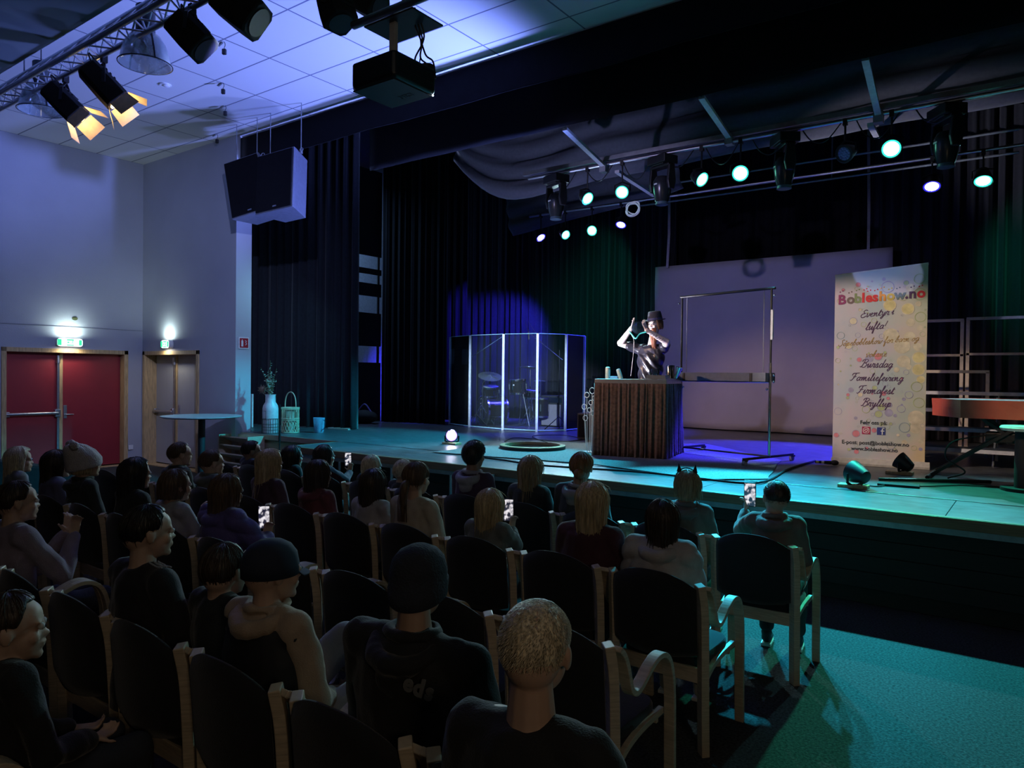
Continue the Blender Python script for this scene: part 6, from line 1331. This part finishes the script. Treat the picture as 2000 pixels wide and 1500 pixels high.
# ------------------------------------------------------------------ performer
def performer():
    base = Y(9.72, 1275, 725); z0 = S; x0, y0 = base.x, 9.72; B0 = V((x0, y0, z0))
    def lp(px, py, y): return Y(y, px, py) - B0
    sk = mat('skin_fair', (.62, .50, .46), .5, var=.05)
    hc = lp(1279, 633, 9.64); eR, eL = lp(1212, 670, 9.62), lp(1302, 668, 9.60); wR, wL = lp(1233, 641, 9.36), lp(1263, 645, 9.34)
    sR, sL = lp(1247, 672, 9.72), lp(1297, 670, 9.74); sh = (sR + sL) / 2
    sR = V((sh.x - .19, 0, 1.44)); sL = V((sh.x + .19, .02, 1.44)); hs = 1.08
    Mh = Matrix.Translation(hc) @ Matrix.Rotation(-.25 + pi, 4, 'Z') @ Matrix.Rotation(-.15, 4, 'X')
    b = MB(); cx = sh.x
    b.loft([(V((cx, 0, .86)), .165, .12), (V((cx, 0, 1.0)), .16, .115), (V((cx, 0, 1.16)), .165, .12), (V((cx, 0, 1.32)), .19, .125), (V((cx, 0, 1.43)), .17, .10), (V((cx, 0, 1.49)), .07, .07)])
    b.cap((cx, 0, 1.42), hc + V((0, .02, -.05)), .062, .058)
    for s_, e_, w_, sd in ((sR, eR, wR, -1), (sL, eL, wL, 1)):
        b.cap(V((cx, 0, 1.43)), s_, .065, .062); b.cap(s_, e_, .060, .052); b.cap(e_, w_, .050, .031)
    tipR, tipL = lp(1240, 618, 9.32), lp(1252, 617, 9.30)
    hand(b, wR, tipR - wR, V((1, .2, 0)), 1, 1.05, curl=.12, spread=.25); hand(b, wL, tipL - wL, V((-1, .2, 0)), -1, 1.05, curl=.12, spread=.25)
    for sd in (-1, 1): b.cap((cx + sd * .09, 0, .9), (cx + sd * .10, .01, .48), .085, .062); b.cap((cx + sd * .10, .01, .48), (cx + sd * .11, .03, .09), .060, .042)
    head_parts(b, hs, Mh)
    o = b.build('person', sk); remesh(o, .0055, 2); o.location = B0; tag(o, 'performer in black hat and shirt raising both hands around a soap bubble', 'person')
    for sd in (-1, 1):
        e = MB().ell(Mh @ (V((sd * .030, .083, .006)) * hs), .012, 12, 8).build('eye', eyem, o); MB().ell(Mh @ (V((sd * .030, .093, .006)) * hs), .0055, 10, 6).build('iris', irism, e)
    b = MB(); b.loft([(V((cx, 0, .92)), .185, .14), (V((cx, 0, 1.0)), .178, .135), (V((cx, 0, 1.16)), .188, .145), (V((cx, 0, 1.32)), .205, .145), (V((cx, 0, 1.44)), .185, .115), (V((cx, 0, 1.49)), .09, .09)])
    for s_, e_ in ((sR, eR), (sL, eL)): b.cap(V((cx, 0, 1.43)), s_, .085, .080); b.cap(s_, s_.lerp(e_, .50), .078, .075)
    t = b.build('shirt', mat('black_satin', (.020, .020, .030), .3, bump=.1, scale=4), o); remesh(t, .008, 3)
    displace(t, lambda c: (.012 * sin((c.x * 1.0 + c.z * .75) * 46 + 2 * noise.noise(c * 4)) * (1 if c.z < 1.36 else .3)) + .008 * noise.noise(c * 9))
    b = MB(); b.loft([(V((cx, 0, .82)), .185, .14), (V((cx, 0, .93)), .178, .135)])
    for sd in (-1, 1): b.cap((cx + sd * .09, 0, .88), (cx + sd * .10, .01, .48), .10, .08); b.cap((cx + sd * .10, .01, .48), (cx + sd * .11, .03, .12), .078, .068)
    t = b.build('trousers', mat('black_trousers', (.018, .018, .022), .7), o); remesh(t, .012, 3)
    MB().lathe([(.186, .915), (.186, .955), (.18, .955), (.18, .915)], (cx, 0, 0), n=32).build('belt', mat('belt_grey', (.12, .12, .16), .35), o).scale = (1, 1, 1)
    for sd in (-1, 1):
        sh_ = MB().cap((cx + sd * .11, .05, .05), (cx + sd * .13, -.13, .042), .05, .042); s2_ = sh_.build('shoe', blackm, o); remesh(s2_, .01, 2)
    # hat
    b = MB(); n = 40; R = []
    for z, kx, ky in ((.042, 1.55, 1.42), (.050, 1.56, 1.43), (.052, 1.08, 1.06), (.07, 1.05, 1.04), (.13, .98, .95), (.165, .90, .84), (.172, .72, .55), (.160, .3, .2)):
        R.append([Mh @ (V((.084 * kx * cos(2 * pi * i / n), -.012 + .104 * ky * sin(2 * pi * i / n), z + .014 * abs(cos(2 * pi * i / n)) * (kx > 1.3))) * hs) for i in range(n)])
    b.rings(R); h_ = b.build('hat', mat('felt_hat', (.02, .022, .035), .8), o, smooth=2)
    R = [[Mh @ (V((.084 * k * cos(2 * pi * i / n), -.012 + .104 * k * sin(2 * pi * i / n), z)) * hs) for i in range(n)] for z, k in ((.056, 1.085), (.085, 1.07), (.085, 1.03), (.056, 1.03))]
    MB().rings(R, cap=False).build('hat_band', mat('hat_band', (.05, .06, .16), .5), h_)
    hair_mesh('bob', hs, 5, Mh).build('hair', hairmat('hair_ginger', HAIR['ginger']), o, smooth=2, recalc=False)
    # long ginger beard
    b = MB(); rnd = random.Random(2)
    R = [[Mh @ (V((rx_ * cos(a), y_ + ry_2 * sin(a), z)) * hs) for a in [2 * pi * k / 16 for k in range(16)]] for z, rx_, ry_2, y_ in ((-.045, .058, .035, .05), (-.09, .055, .035, .06), (-.14, .048, .03, .06), (-.2, .040, .026, .055), (-.27, .026, .02, .05), (-.33, .006, .006, .045))]
    b.rings(R)
    for k in range(90):
        a = rnd.uniform(0, 2 * pi); b.tube([Mh @ (V((x_ * cos(a), y_ + .03 * sin(a), z)) * hs) for z, x_, y_ in ((-.05, .056, .055), (-.12, .052, .065), (-.2, .042, .06), (-.28 - rnd.random() * .06, .02, .05))], [.003, .003, .002, .0008], 4)
    b.build('beard', hairmat('beard_ginger', (.36, .13, .06)), o, smooth=2, recalc=False)
    # tattoos on the forearms
    for e_, w_, kk in ((eR, wR, 1), (eL, wL, 2)):
        b = MB(); d = (w_ - e_).normalized(); f = V((0, -1, 0)); f = (f - d * f.dot(d)).normalized(); sdv = d.cross(f)
        for i in range(7):
            t_ = .18 + .1 * i; r_ = .050 + (.031 - .050) * t_ + .0005; pts = []
            for j in range(7): a = -.7 + .2 * j + .3 * sin(i * 2.1); c = e_.lerp(w_, t_ + .02 * sin(j * 2 + i)); pts.append(c + f * r_ * cos(a) + sdv * r_ * sin(a))
            b.tube(pts, .003, 4)
        b.build('forearm_tattoo', mat('tattoo_ink', (.16, .13, .18), .6), o)
    # bubble between the hands, and the thin tube hanging down
    bc = Y(9.33, 1247, 640); bub_ = glassmat('bubble_film', (.55, .8, 1), .9)
    tag(MB().ell(bc, .092, 32, 20).build('soap_bubble', bub_, smooth=2), 'clear soap bubble floating between the raised hands of the performer', 'bubble')
    sp_ = Y(9.28, 1248, 655); o2 = MB().tube(spline([Y(9.30, 1229, 646), Y(9.28, 1236, 656), Y(9.26, 1242, 661), Y(9.28, 1250, 652), Y(9.3, 1262, 648)], 6), [.010] * 25, 8).build('bubble_wand', mat('teal_highlight', (.08, .55, .48), .3)); tag(o2, 'teal band for the cyan highlight of the soap bubble film before the chest', 'wand')  # teal band shaped and coloured as the cyan highlight on the bubble film
    a, c = Y(9.3, 1229, 648), Y(9.34, 1232, 734); o3 = MB().tube(spline([a, Y(9.3, 1238, 665), Y(9.3, 1236, 700), c], 8), .004, 6).build('thin_tube', mat('pale_tube', (.6, .6, .6), .5)); tag(o3, 'thin pale tube hanging from the teal band down to the table top', 'tube')
performer()
# ponytail band and other small marks are part of the hair; people are lit from the stage and by added fill

# groups of repeats
GROUPS = {'armchair': 'black-backed armchairs in the audience rows', 'mobile_phone': 'phones held up by the audience', 'moving_head_lamp': 'moving head lamps on the front bar',
          'floor_lamp': 'small lamps standing on the stage floor', 'bell_pendant_lamp': 'bell pendant lamps under the hall ceiling', 'theatre_spotlight': 'spotlights on the truss and pipe',
          'hanging_loudspeaker': 'pair of hanging loudspeakers', 'exit_sign': 'exit signs above the doors', 'microphone_clip': 'small clips hanging from the ceiling', 'tom_drum': 'toms of the drum kit',
          'cymbal_stand': 'cymbals of the drum kit', 'hanging_strap': 'straps of the grey sheet', 'border_curtain': 'border curtains over the stage', 'curtain': 'standing stage curtains', 'stage_lamp': 'round lamps on the two lighting bars'}
for o in bpy.data.objects:
    if o.parent or 'label' not in o: continue
    k = o.name.split('.')[0]
    if k in GROUPS: o['group'] = GROUPS[k]
    elif k == 'person' and not o['label'].startswith('performer'): o['group'] = 'seated audience'
